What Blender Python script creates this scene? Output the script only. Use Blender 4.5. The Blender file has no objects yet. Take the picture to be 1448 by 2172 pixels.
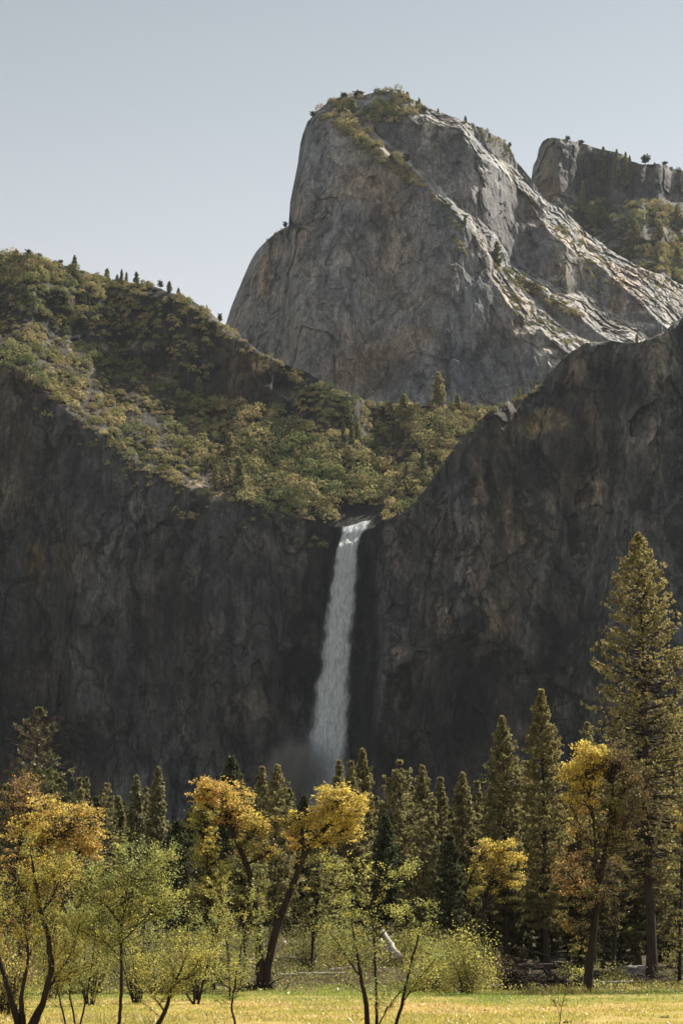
import bpy, math, random
import numpy as np
from math import radians, sin, cos, tan, pi

scene = bpy.context.scene
COL = scene.collection
# ------------------------------------------------------------------ camera
F = 4218.0                       # focal length in photo pixels (1448 x 2172)
HC = 2.5                         # eye height
PITCH = math.atan(951.0 / F)
cam_d = bpy.data.cameras.new("camera")
cam = bpy.data.objects.new("camera", cam_d)
COL.objects.link(cam)
cam.location = (0, 0, HC)
cam.rotation_euler = (pi / 2 + PITCH, 0, 0)
cam_d.sensor_fit = 'VERTICAL'
cam_d.sensor_height = 36.0
cam_d.lens = F / 2172.0 * 36.0
cam_d.clip_start = 0.5
cam_d.clip_end = 20000
cam_d.dof.use_dof = True; cam_d.dof.focus_distance = 320; cam_d.dof.aperture_fstop = 4.0
scene.camera = cam

CP, SP = cos(PITCH), sin(PITCH)
def P(u, v, d):
    """photo pixel + distance along the view axis on the ground (world y) -> world point"""
    u = np.asarray(u, float); v = np.asarray(v, float); d = np.asarray(d, float)
    cx = (u - 724.0) / F; cy = (1086.0 - v) / F
    dy = CP - cy * SP
    dz = SP + cy * CP
    t = d / dy
    return np.stack([cx * t, dy * t, HC + dz * t], axis=-1)
def PX(u, v, d):
    """horizontal x for pixel"""
    return float(P(u, v, d)[0])

# ------------------------------------------------------------------ noise
def _h(ix, iy, iz, seed):
    n = (ix.astype(np.int64) * 374761393 + iy.astype(np.int64) * 668265263 + iz.astype(np.int64) * 2147483647 + seed * 144665) & 0xFFFFFFFF
    n = ((n ^ (n >> 13)) * 1274126177) & 0xFFFFFFFF
    n = ((n ^ (n >> 16)) * 2246822519) & 0xFFFFFFFF
    n = n ^ (n >> 15)
    return (n & 0xFFFFFF) / float(0xFFFFFF) * 2 - 1
def vnoise(x, y, z, seed=0):
    fx, fy, fz = np.floor(x), np.floor(y), np.floor(z)
    ix, iy, iz = fx.astype(np.int64), fy.astype(np.int64), fz.astype(np.int64)
    a, b, c = x - fx, y - fy, z - fz
    a = a * a * a * (a * (a * 6 - 15) + 10); b = b * b * b * (b * (b * 6 - 15) + 10); c = c * c * c * (c * (c * 6 - 15) + 10)
    r = 0
    for i in (0, 1):
        for j in (0, 1):
            for k in (0, 1):
                w = (a if i else 1 - a) * (b if j else 1 - b) * (c if k else 1 - c)
                r = r + w * _h(ix + i, iy + j, iz + k, seed)
    return r
def fbm(p, s, octv=4, seed=0, gain=0.5, ridge=False):
    x, y, z = p[..., 0] / s[0], p[..., 1] / s[1], p[..., 2] / s[2]
    r = 0; amp = 1; tot = 0
    for o in range(octv):
        n = vnoise(x + 17.3 * o, y - 9.1 * o, z + 5.7 * o, seed + o * 31)
        if ridge: n = 1 - 2 * np.abs(n)
        r = r + n * amp; tot += amp
        amp *= gain; x = x * 2.03; y = y * 2.03; z = z * 2.03
    return r / tot
def sstep(a, b, x):
    t = np.clip((x - a) / (b - a), 0, 1)
    return t * t * (3 - 2 * t)

# ------------------------------------------------------------------ mesh building
class MB:
    def __init__(s):
        s.v = []; s.q = []; s.t = []; s.c = []; s.n = 0
    def add(s, v, q=None, t=None, c=(1, 1, 1)):
        v = np.asarray(v, float).reshape(-1, 3)
        if len(v) == 0: return
        s.v.append(v)
        c = np.asarray(c, float)
        if c.ndim == 1: c = np.tile(c, (len(v), 1))
        s.c.append(c)
        if q is not None and len(q): s.q.append(np.asarray(q, np.int64).reshape(-1, 4) + s.n)
        if t is not None and len(t): s.t.append(np.asarray(t, np.int64).reshape(-1, 3) + s.n)
        s.n += len(v)
    def mesh(s, name, mat, smooth=False, origin=(0, 0, 0)):
        me = bpy.data.meshes.new(name)
        v = np.concatenate(s.v) - np.asarray(origin)
        c = np.concatenate(s.c)
        q = np.concatenate(s.q) if s.q else np.zeros((0, 4), np.int64)
        t = np.concatenate(s.t) if s.t else np.zeros((0, 3), np.int64)
        loops = np.concatenate([q.ravel(), t.ravel()]).astype(np.int32)
        starts = np.concatenate([np.arange(len(q)) * 4, len(q) * 4 + np.arange(len(t)) * 3]).astype(np.int32)
        me.vertices.add(len(v)); me.vertices.foreach_set('co', v.astype(np.float32).ravel())
        me.loops.add(len(loops)); me.loops.foreach_set('vertex_index', loops)
        me.polygons.add(len(starts)); me.polygons.foreach_set('loop_start', starts)
        if smooth: me.polygons.foreach_set('use_smooth', np.ones(len(starts), bool))
        me.update(calc_edges=True)
        at = me.attributes.new('tint', 'FLOAT_COLOR', 'POINT')
        at.data.foreach_set('color', np.concatenate([c, np.ones((len(c), 1))], 1).astype(np.float32).ravel())
        me.materials.append(mat)
        return me
    def build(s, name, mat, parent=None, smooth=False, origin=(0, 0, 0)):
        o = bpy.data.objects.new(name, s.mesh(name, mat, smooth, origin))
        COL.objects.link(o)
        if parent is not None: o.parent = parent
        return o
def tag(o, label=None, cat=None, group=None, kind=None):
    if label: o['label'] = label
    if cat: o['category'] = cat
    if group: o['group'] = group
    if kind: o['kind'] = kind
    return o
def empty(name, loc, label, cat, group=None):
    o = bpy.data.objects.new(name, None); COL.objects.link(o); o.location = [float(a) for a in loc]
    o.empty_display_size = 0.5
    return tag(o, label, cat, group)
def norm(a):
    return a / np.maximum(np.linalg.norm(a, axis=-1, keepdims=True), 1e-9)
def tube(mb, pts, rad, seg=6, c=(1, 1, 1), cap=True):
    pts = np.asarray(pts, float); rad = np.asarray(rad, float); n = len(pts)
    d = np.gradient(pts, axis=0); d = norm(d)
    up = np.array([0.13, 0.31, 0.94]) if abs(d[0, 2]) < 0.9 else np.array([0.9, 0.4, 0.1])
    a = norm(np.cross(d, up)); b = np.cross(d, a)
    th = np.arange(seg) / seg * 2 * pi
    v = pts[:, None, :] + rad[:, None, None] * (a[:, None, :] * np.cos(th)[None, :, None] + b[:, None, :] * np.sin(th)[None, :, None])
    i = np.arange(n - 1)[:, None] * seg; j = np.arange(seg)[None, :]; k = (j + 1) % seg
    q = np.stack([i + j, i + k, i + seg + k, i + seg + j], -1).reshape(-1, 4)
    t = None
    if cap and seg >= 3:
        t = [[0, m + 1, m] for m in range(1, seg - 1)] + [[(n - 1) * seg, (n - 1) * seg + m, (n - 1) * seg + m + 1] for m in range(1, seg - 1)]
    mb.add(v.reshape(-1, 3), q, t, c)
def spline(pts, n):
    pts = np.asarray(pts, float)
    s = np.concatenate([[0], np.cumsum(np.linalg.norm(np.diff(pts, axis=0), axis=1))])
    m = len(pts)
    tan_ = np.gradient(pts, s, axis=0)
    x = np.linspace(0, s[-1], n)
    i = np.clip(np.searchsorted(s, x, side='right') - 1, 0, m - 2)
    h = (s[i + 1] - s[i]); t = ((x - s[i]) / h)[:, None]; h = h[:, None]
    return (2*t**3-3*t**2+1)*pts[i] + (t**3-2*t**2+t)*h*tan_[i] + (-2*t**3+3*t**2)*pts[i+1] + (t**3-t**2)*h*tan_[i+1]
def cards(mb, cen, nrm, size, aspect, rng, col, tangent=None):
    """diamond leaves: cen (n,3), nrm (n,3), size (n,), col (n,3)"""
    n = len(cen)
    if n == 0: return
    nrm = norm(nrm)
    tg = rng.normal(size=(n, 3)) if tangent is None else tangent
    tg = norm(tg - nrm * (tg * nrm).sum(1, keepdims=True)); bt = np.cross(nrm, tg)
    size = np.broadcast_to(np.asarray(size, float), (n,))[:, None]
    l = tg * size * 0.5; w = bt * size * 0.5 * aspect
    v = np.stack([cen - l, cen + w, cen + l, cen - w], 1).reshape(-1, 3)
    q = np.arange(n * 4).reshape(n, 4)
    col = np.broadcast_to(np.asarray(col, float), (n, 3))
    mb.add(v, q, None, np.repeat(col, 4, 0))
def rdir(rng, n):
    return norm(rng.normal(size=(n, 3)))

# ------------------------------------------------------------------ materials
def nodes(name):
    m = bpy.data.materials.new(name); m.use_nodes = True
    nt = m.node_tree; nt.nodes.clear()
    return m, nt, nt.nodes, nt.links
def N(ns, t, **kw):
    n = ns.new(t)
    for k, v in kw.items(): setattr(n, k, v)
    return n
def ramp(ns, stops):
    r = ns.new('ShaderNodeValToRGB'); e = r.color_ramp.elements
    while len(e) < len(stops): e.new(0.5)
    for a, (p, c) in zip(e, stops):
        a.position = p; a.color = (c if len(c) == 4 else (*c, 1)) if not isinstance(c, (int, float)) else (c, c, c, 1)
    return r
def mapped_noise(ns, ln, vec, scale, detail=5, rough=0.55, dist=0.0):
    mp = N(ns, 'ShaderNodeMapping'); mp.inputs['Scale'].default_value = scale
    ln.new(vec, mp.inputs['Vector'])
    no = N(ns, 'ShaderNodeTexNoise'); no.inputs['Scale'].default_value = 1; no.inputs['Detail'].default_value = detail
    no.inputs['Roughness'].default_value = rough; no.inputs['Distortion'].default_value = dist
    ln.new(mp.outputs[0], no.inputs['Vector'])
    return no.outputs['Fac']
def mul(ns, ln, a, b, mode='MULTIPLY', fac=1.0):
    m = N(ns, 'ShaderNodeMix', data_type='RGBA', blend_type=mode); m.inputs[0].default_value = fac
    ln.new(a, m.inputs[6])
    if isinstance(b, tuple): m.inputs[7].default_value = (*b, 1)
    else: ln.new(b, m.inputs[7])
    return m.outputs[2]
def worley(p, s, seed):
    """nearest feature point of a jittered grid: -> per point cell random numbers (…,4) and the offset to the feature point"""
    q = p / np.asarray(s, float); f = np.floor(q)
    best = np.full(q.shape[:-1], 1e9); rv = np.zeros(q.shape[:-1] + (4,)); off = np.zeros(q.shape)
    for i in (-1, 0, 1):
        for j in (-1, 0, 1):
            for k in (-1, 0, 1):
                c = (f + np.array([i, j, k])).astype(np.int64)
                fp = c + .5 + .45 * np.stack([_h(c[..., 0], c[..., 1], c[..., 2], seed + m) for m in range(3)], -1)
                d = ((q - fp) ** 2).sum(-1); m = d < best
                best = np.where(m, d, best)
                off = np.where(m[..., None], (q - fp) * np.asarray(s, float), off)
                rv = np.where(m[..., None], np.stack([_h(c[..., 0], c[..., 1], c[..., 2], seed + 10 + t) for t in range(4)], -1), rv)
    return rv, off
def facets(p, s, step, tilt, seed):
    """blocky broken rock: every joint-bounded block has its own offset and its own tilt"""
    w = p + np.stack([fbm(p, (s[0] * 1.3,) * 3, 3, seed + k) for k in range(3)], -1) * s[0] * .45
    rv, off = worley(w, s, seed)
    return rv[..., 0] * step + (rv[..., 1:4] * off).sum(-1) * tilt
def rock_mat(name, dark, mid, light, streak=1.0, crack=0.55, sv=1.0):
    m, nt, ns, ln = nodes(name)
    tc = N(ns, 'ShaderNodeTexCoord').outputs['Object']
    nd = N(ns, 'ShaderNodeTexNoise'); nd.inputs['Scale'].default_value = .05 / sv; nd.inputs['Detail'].default_value = 5
    ln.new(tc, nd.inputs['Vector'])
    vm = N(ns, 'ShaderNodeVectorMath', operation='MULTIPLY_ADD'); vm.inputs[1].default_value = (34 * sv,) * 3
    ln.new(nd.outputs['Color'], vm.inputs[0]); ln.new(tc, vm.inputs[2])
    st = mapped_noise(ns, ln, vm.outputs[0], (.085 / sv, .085 / sv, .011 / sv), 7, .62, .3)
    st2 = mapped_noise(ns, ln, tc, (.30 / sv, .30 / sv, .05 / sv), 6, .68, .8)
    pa = mapped_noise(ns, ln, tc, (.018 / sv, .018 / sv, .013 / sv), 7, .62, 1.0)
    hu = mapped_noise(ns, ln, tc, (.013 / sv, .013 / sv, .008 / sv), 4, .6, .7)
    gr = mapped_noise(ns, ln, tc, (.45 / sv, .45 / sv, .38 / sv), 6, .75)
    base = ramp(ns, [(.30, dark), (.5, mid), (.70, light)]); ln.new(pa, base.inputs[0])
    s1 = ramp(ns, [(.36, 1 - .55 * streak), (.5, .95), (.64, 1 + .25 * streak)]); ln.new(st, s1.inputs[0])
    s2 = ramp(ns, [(.34, 1 - .38 * streak), (.52, 1.0), (.68, 1.0 + .40 * streak)]); ln.new(st2, s2.inputs[0])
    g = ramp(ns, [(.32, .60), (.5, 1.0), (.68, 1.40)]); ln.new(gr, g.inputs[0])
    hc = ramp(ns, [(.38, (.90, .97, 1.06)), (.52, (1.0, 1.0, 1.0)), (.66, (1.16, 1.0, .82))]); ln.new(hu, hc.inputs[0])
    c = mul(ns, ln, base.outputs[0], s1.outputs[0]); c = mul(ns, ln, c, s2.outputs[0]); c = mul(ns, ln, c, g.outputs[0]); c = mul(ns, ln, c, hc.outputs[0])
    for sc, lo, hi in (((.034 / sv, .034 / sv, .017 / sv), 0.76, 1.26), ((.10 / sv, .10 / sv, .055 / sv), .76, 1.24)):   # joint-bounded blocks of slightly different rock
        mp = N(ns, 'ShaderNodeMapping'); mp.inputs['Scale'].default_value = sc; mp.inputs['Rotation'].default_value = (.1, -.16, .2)
        ln.new(vm.outputs[0], mp.inputs['Vector'])
        vo = N(ns, 'ShaderNodeTexVoronoi', feature='F1'); vo.inputs['Scale'].default_value = 1; ln.new(mp.outputs[0], vo.inputs['Vector'])
        br = ramp(ns, [(0, lo), (1, hi)]); ln.new(vo.outputs['Color'], br.inputs[0]); c = mul(ns, ln, c, br.outputs[0])
    # dark joints and seams
    for sc, wd, am in (((.030 / sv, .03 / sv, .0085 / sv), .035, 1), ((.085 / sv, .085 / sv, .034 / sv), .035, .4)):
        mp = N(ns, 'ShaderNodeMapping'); mp.inputs['Scale'].default_value = sc; mp.inputs['Rotation'].default_value = (0, .14, .3)
        ln.new(vm.outputs[0], mp.inputs['Vector'])
        vo = N(ns, 'ShaderNodeTexVoronoi', feature='DISTANCE_TO_EDGE'); vo.inputs['Scale'].default_value = 1
        ln.new(mp.outputs[0], vo.inputs['Vector'])
        cr = ramp(ns, [(0, 1 - crack * am), (wd, 1.0)]); ln.new(vo.outputs['Distance'], cr.inputs[0])
        c = mul(ns, ln, c, cr.outputs[0])
    at = N(ns, 'ShaderNodeAttribute', attribute_name='tint')
    c = mul(ns, ln, c, at.outputs['Color'])
    b = N(ns, 'ShaderNodeBsdfPrincipled'); b.inputs['Roughness'].default_value = .8; b.inputs['Specular IOR Level'].default_value = .25
    ln.new(c, b.inputs['Base Color'])
    hs = N(ns, 'ShaderNodeMath', operation='ADD'); ln.new(st2, hs.inputs[0]); ln.new(gr, hs.inputs[1])
    bp = N(ns, 'ShaderNodeBump'); bp.inputs['Strength'].default_value = .8; bp.inputs['Distance'].default_value = 2.2 * sv
    ln.new(hs.outputs[0], bp.inputs['Height']); ln.new(bp.outputs[0], b.inputs['Normal'])
    o = N(ns, 'ShaderNodeOutputMaterial'); ln.new(b.outputs[0], o.inputs['Surface'])
    return m
def leaf_mat(name, trans=.5, gloss=.06, boost=1.15):
    m, nt, ns, ln = nodes(name)
    at = N(ns, 'ShaderNodeAttribute', attribute_name='tint').outputs['Color']
    d = N(ns, 'ShaderNodeBsdfDiffuse'); ln.new(at, d.inputs['Color'])
    t = N(ns, 'ShaderNodeBsdfTranslucent'); ln.new(mul(ns, ln, at, (boost, boost * 1.0, boost * .9)), t.inputs['Color'])
    mx = N(ns, 'ShaderNodeMixShader'); mx.inputs[0].default_value = trans
    ln.new(d.outputs[0], mx.inputs[1]); ln.new(t.outputs[0], mx.inputs[2])
    g = N(ns, 'ShaderNodeBsdfGlossy'); g.inputs['Roughness'].default_value = .42; g.inputs['Color'].default_value = (1, .96, .85, 1)
    m2 = N(ns, 'ShaderNodeMixShader'); m2.inputs[0].default_value = gloss
    ln.new(mx.outputs[0], m2.inputs[1]); ln.new(g.outputs[0], m2.inputs[2])
    o = N(ns, 'ShaderNodeOutputMaterial'); ln.new(m2.outputs[0], o.inputs['Surface'])
    return m
def bark_mat(name, a, b, sc=6):
    m, nt, ns, ln = nodes(name)
    tc = N(ns, 'ShaderNodeTexCoord').outputs['Object']
    n1 = mapped_noise(ns, ln, tc, (sc, sc, sc * .25), 5, .65)
    r = ramp(ns, [(.32, a), (.7, b)]); ln.new(n1, r.inputs[0])
    c = mul(ns, ln, r.outputs[0], N(ns, 'ShaderNodeAttribute', attribute_name='tint').outputs['Color'])
    p = N(ns, 'ShaderNodeBsdfPrincipled'); p.inputs['Roughness'].default_value = .9; p.inputs['Specular IOR Level'].default_value = .2
    ln.new(c, p.inputs['Base Color'])
    bp = N(ns, 'ShaderNodeBump'); bp.inputs['Strength'].default_value = .7; bp.inputs['Distance'].default_value = .05
    ln.new(n1, bp.inputs['Height']); ln.new(bp.outputs[0], p.inputs['Normal'])
    o = N(ns, 'ShaderNodeOutputMaterial'); ln.new(p.outputs[0], o.inputs['Surface'])
    return m

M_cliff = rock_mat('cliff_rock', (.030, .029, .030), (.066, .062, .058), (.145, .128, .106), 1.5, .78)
M_dome = rock_mat('dome_granite', (.142, .134, .128), (.215, .201, .187), (.30, .275, .245), 1.0, .45, .9)
M_leaf = leaf_mat('leaves', .55, .02)
M_needle = leaf_mat('needles', .42, .02, 1.3)
M_shrub = leaf_mat('shrub_leaves', .22, .0, 1.3)
M_grass = leaf_mat('grass_blades', .55, .05)
M_bark = bark_mat('bark', (.022, .017, .014), (.075, .054, .04), 5)
M_pale = bark_mat('weathered_wood', (.30, .26, .21), (.62, .57, .50), 4)

# ------------------------------------------------------------------ light
SUN_AZ, SUN_EL = 50.0, 47.0       # azimuth to the right of the view axis
S = np.array([sin(radians(SUN_AZ)) * cos(radians(SUN_EL)), cos(radians(SUN_AZ)) * cos(radians(SUN_EL)), sin(radians(SUN_EL))])
from mathutils import Vector
sd = bpy.data.lights.new('sun', 'SUN'); sd.energy = 5.0; sd.angle = radians(.5); sd.color = (1, .93, .80)
so = bpy.data.objects.new('sun', sd); COL.objects.link(so)
so.rotation_euler = Vector(S).to_track_quat('Z', 'Y').to_euler()
so.location = (300, 300, 1500)
w = bpy.data.worlds.new('World'); scene.world = w; w.use_nodes = True
wn, wl = w.node_tree.nodes, w.node_tree.links
wn.clear()
sky = wn.new('ShaderNodeTexSky'); sky.sky_type = 'NISHITA'; sky.sun_disc = False
sky.sun_elevation = radians(SUN_EL); sky.sun_rotation = radians(SUN_AZ)
sky.air_density = 1.0; sky.dust_density = .4; sky.ozone_density = 2.0; sky.altitude = 1200
hsv = wn.new('ShaderNodeHueSaturation'); hsv.inputs['Saturation'].default_value = .3
tnt = wn.new('ShaderNodeMix'); tnt.data_type = 'RGBA'; tnt.blend_type = 'MULTIPLY'; tnt.inputs[0].default_value = 1; 
sxyz = wn.new('ShaderNodeSeparateXYZ'); wtc = wn.new('ShaderNodeTexCoord'); wl.new(wtc.outputs['Generated'], sxyz.inputs[0])
srp = ramp(wn, [(.0, (1.16, 1.10, 1.02)), (.24, (1.11, 1.055, .965)), (.46, (.80, .825, .79)), (1.0, (.80, .845, .83))]); wl.new(sxyz.outputs['Z'], srp.inputs[0]); wl.new(srp.outputs[0], tnt.inputs[7])
bg = wn.new('ShaderNodeBackground'); bg.inputs['Strength'].default_value = .092
wo = wn.new('ShaderNodeOutputWorld')
wl.new(sky.outputs[0], hsv.inputs['Color']); wl.new(hsv.outputs[0], tnt.inputs[6]); wl.new(tnt.outputs[2], bg.inputs['Color']); wl.new(bg.outputs[0], wo.inputs['Surface'])
vs = scene.view_settings
vs.view_transform = 'Standard'; vs.look = 'None'; vs.exposure = 0.8; vs.gamma = 1; vs.use_curve_mapping = False
# ================================================================== rock masses
def box1(a, k, axis=0):
    """cheap smoothing along an axis"""
    if k < 2: return a
    ker = np.hanning(k + 2)[1:-1]; ker /= ker.sum()
    pad = [(0, 0)] * a.ndim; pad[axis] = (k // 2, k - 1 - k // 2)
    ap = np.pad(a, pad, mode='edge')
    return np.apply_along_axis(lambda r: np.convolve(r, ker, 'valid'), axis, ap)
def lerp_line(pts):
    xs = np.array([p[0] for p in pts], float); ys = np.array([p[1] for p in pts], float)
    return lambda u: np.interp(u, xs, ys)
def seg_dist(U, V, pts):
    """distance in px to a polyline, signed >0 on the upper/right side"""
    best = np.full(U.shape, 1e9); sgn = np.zeros(U.shape)
    for (x0, y0), (x1, y1) in zip(pts[:-1], pts[1:]):
        dx, dy = x1 - x0, y1 - y0; L2 = dx * dx + dy * dy
        t = np.clip(((U - x0) * dx + (V - y0) * dy) / L2, 0, 1)
        ex, ey = U - (x0 + t * dx), V - (y0 + t * dy)
        d = np.hypot(ex, ey)
        s = np.sign(dx * (V - y0) - dy * (U - x0))   # + below (V grows down) for a left-to-right line
        m = d < best
        best = np.where(m, d, best); sgn = np.where(m, s, sgn)
    return -best * sgn
def inpoly(U, V, poly):
    r = np.zeros(np.shape(U), bool)
    n = len(poly)
    for i in range(n):
        x0, y0 = poly[i]; x1, y1 = poly[(i + 1) % n]
        if y0 == y1: continue
        c = ((V >= min(y0, y1)) & (V < max(y0, y1)))
        r ^= c & (U < (V - y0) * (x1 - x0) / (y1 - y0) + x0)
    return r
def ledges(U, V, lst, n, amp=.34):
    """small shelves: the wall steps back over the shelf and comes forward again above it"""
    e = np.zeros(U.shape)
    for (x, y, ru, rv) in lst:
        g = np.clip(1.15 - np.abs((U - x) / ru + .5 * n) ** 2, 0, 1)
        yy = y + 8 * n
        up = np.clip((yy + rv - V) / (2.0 * rv), 0, 1); dn = np.clip((V - (yy - rv - 5.0 * rv)) / (5.0 * rv), 0, 1)
        e += amp * 2.2 * rv * g * up * np.where(V < yy - rv, dn, 1)
    return e
class Sheet: pass
def massif(name, u0, u1, ncol, nrow, top, vbot, D0, slope, relief, tint, mat, jit=3.0, extra=None, back=90.0, seed=0, dsm=5):
    """A rock mass: columns left to right, rows from the foot to the skyline, the depth of each point found by
    climbing the real slope (tangent of its inclination) given by slope(U,V); then a back side behind the skyline."""
    us = np.linspace(u0, u1, ncol)
    vt = top(us)
    w3 = np.stack([us, us * 0, us * 0 + seed], -1)
    vt = vt + jit * fbm(w3, (26, 1, 1), 4, seed + 5) + jit * .55 * fbm(w3, (6, 1, 1), 3, seed + 9)
    T = np.linspace(0, 1, nrow)
    vb = np.broadcast_to(np.asarray(vbot(us) if callable(vbot) else vbot, float), us.shape)
    U = np.repeat(us[:, None], nrow, 1)
    V = vb[:, None] + (vt - vb)[:, None] * T[None, :]
    # slope field with natural irregularity
    d0 = D0(us)
    Sl = slope(U, V)
    te = (2037 - V) / F
    g = d0[:, None] / F / np.maximum(Sl - te, .10)
    g = np.minimum(g, 3.2)
    dv = -np.diff(V, axis=1)
    dd = np.concatenate([np.zeros((ncol, 1)), np.cumsum(.5 * (g[:, 1:] + g[:, :-1]) * dv, 1)], 1)
    D = d0[:, None] + dd
    D = box1(D, dsm, 0)
    if extra is not None: D = D + extra(U, V)
    p = P(U, V, D)
    D = D + relief(p, U, V)
    p = P(U, V, D)
    col = tint(U, V, p)
    # back side
    tp = p[:, -1, :]; rows = [p]
    cols = [col]
    for k, (a, b) in enumerate(((.06, .02), (.25, .16), (.6, .6), (1.0, 1.6))):
        q = tp.copy(); q[:, 1] += back * a * (1.0 + .1 * fbm(tp, (30, 30, 30), 2, seed)); q[:, 2] -= back * b; q[:, 0] *= q[:, 1] / tp[:, 1]
        rows.append(q[:, None, :]); cols.append(col[:, -1:, :])
    A = np.concatenate(rows, 1); C = np.concatenate(cols, 1)
    nr = A.shape[1]
    i = np.arange(ncol - 1)[:, None] * nr; j = np.arange(nr - 1)[None, :]
    q = np.stack([i + j, i + nr + j, i + nr + j + 1, i + j + 1], -1).reshape(-1, 4)
    mb = MB(); mb.add(A.reshape(-1, 3), q, None, C.reshape(-1, 3))
    o = mb.build(name, mat, None, True)
    s = Sheet(); s.us = us; s.vb = vb; s.vt = vt; s.p = p; s.o = o; s.nrow = nrow; s.ncol = ncol; s.u0 = u0; s.u1 = u1
    nx = np.gradient(p, axis=0); ny = np.gradient(p, axis=1)
    s.n = norm(np.cross(nx, ny))
    return s
def at_sheet(s, u, v):
    u = np.asarray(u, float); v = np.asarray(v, float)
    ci = np.clip(np.round((u - s.u0) / (s.u1 - s.u0) * (s.ncol - 1)).astype(int), 0, s.ncol - 1)
    t = (v - s.vb[ci]) / (s.vt[ci] - s.vb[ci])
    ri = np.clip(np.round(t * (s.nrow - 1)).astype(int), 0, s.nrow - 1)
    return s.p[ci, ri], s.n[ci, ri], t
def patches(U, V, p, lst, seed):
    out = np.ones(U.shape + (3,))
    nz = fbm(p, (40, 40, 60), 4, seed) ; nz2 = fbm(p, (14, 14, 50), 4, seed + 3)
    for (u, v, ru, rv, c, st) in lst:
        r = np.hypot((U - u) / ru, (V - v) / rv) + .75 * nz + .45 * nz2
        k = (1 - sstep(.55, 1.05, r))[..., None] * st
        out = out * (1 + k * (np.array(c) ** 1.35 - 1))
    return out

# ---- left hillside with the hanging valley and the cliff under it
A_top = lerp_line([(-80,528),(0,541),(60,540),(110,556),(160,570),(240,594),(330,609),(390,628),(440,657),(480,694),(520,724),(560,752),(600,770),(640,785),(680,806),(720,832),(780,850),(850,858),(900,862),(960,862),(1030,866),(1100,860)])
A_dark = lerp_line([(-80,590),(0,600),(100,618),(200,622),(280,627),(380,634),(450,692),(520,735),(590,766),(640,786),(1100,860)])   # top of the dark face
A_ter = lerp_line([(-80,640),(10,655),(80,690),(150,722),(250,748),(320,782),(370,826),(415,842),(495,838),(550,862),(610,872),(724,897),(790,893),(850,868),(900,862),(1100,862)])  # top of the brushy terrace
A_rim = lerp_line([(-80,765),(0,775),(60,795),(120,850),(200,915),(300,990),(360,1025),(420,1047),(540,1078),(640,1098),(700,1116),(720,1121),(790,1121),(810,1113),(1100,1080)])
A_SHELF = ((345, 806, 34, 12), (598, 838, 20, 14), (250, 695, 26, 7), (180, 655, 24, 7), (430, 720, 20, 7), (240, 655, 20, 7), (150, 690, 24, 6), (300, 668, 20, 6), (110, 655, 30, 7), (520, 790, 18, 6), (560, 815, 16, 5), (380, 690, 18, 5))
def A_slope(U, V):
    r = A_rim(U); t = A_ter(U); k = A_dark(U)
    w = np.stack([U, V, U * 0], -1)
    n = fbm(w, (90, 45, 1), 4, 3)
    r = r + 14 * n * (1 - np.exp(-((U - 752) / 60.) ** 4)); t = t + 10 * n
    s = 12 + 30 * np.exp(-((U - 735) / 110.) ** 2)
    terr = .80 + .34 * n
    s = np.where(V < r, terr, s)
    s = np.where(V < t, 3.8 + .8 * n, s)
    s = np.where(V < k, .95 + .5 * n, s)
    return s
def A_extra(U, V):
    e = 22 * np.exp(-((U - 745) / 75.0) ** 2) * sstep(880, 1090, V)           # the recess the fall drops into
    e += 40 * np.exp(-((U - 160) / 90.0) ** 2) * sstep(1500, 1620, V)
    e -= 16 * np.exp(-((U - 420) / 60.0) ** 2) * sstep(1080, 1200, V)
    e += 9 * np.sin(U / 47.0 + 1.1 * np.sin(U / 23.)) * sstep(1060, 1160, V)
    n = fbm(np.stack([U, V, U * 0], -1), (40, 20, 1), 4, 33)
    e += ledges(U, V, A_SHELF, n, .55)
    e += 80 * sstep(760, 1080, U) * sstep(880, 1080, V) * .4
    return e
def A_relief(p, U, V):
    cl = sstep(0, 40, V - A_rim(U))
    r = 13 * fbm(p, (95, 95, 150), 4, 11) + 4 * fbm(p, (26, 26, 60), 4, 12, ridge=True)
    r += cl * (2.2 * fbm(p, (13, 13, 90), 4, 13, ridge=True) + facets(p, (22, 22, 70), 2.2, .09, 17) + facets(p, (8, 8, 20), .7, .14, 18) + 1.4 * fbm(p, (9, 9, 14), 3, 15))
    r += (1 - cl) * (4.5 * fbm(p, (34, 34, 16), 4, 14) + 1.5 * fbm(p, (7, 7, 5), 3, 16))
    r *= 1 - .92 * np.exp(-((U - 752) / 62.) ** 4) * np.exp(-((V - 1115) / 60.) ** 4)      # worn smooth where the creek runs out
    return r
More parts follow.
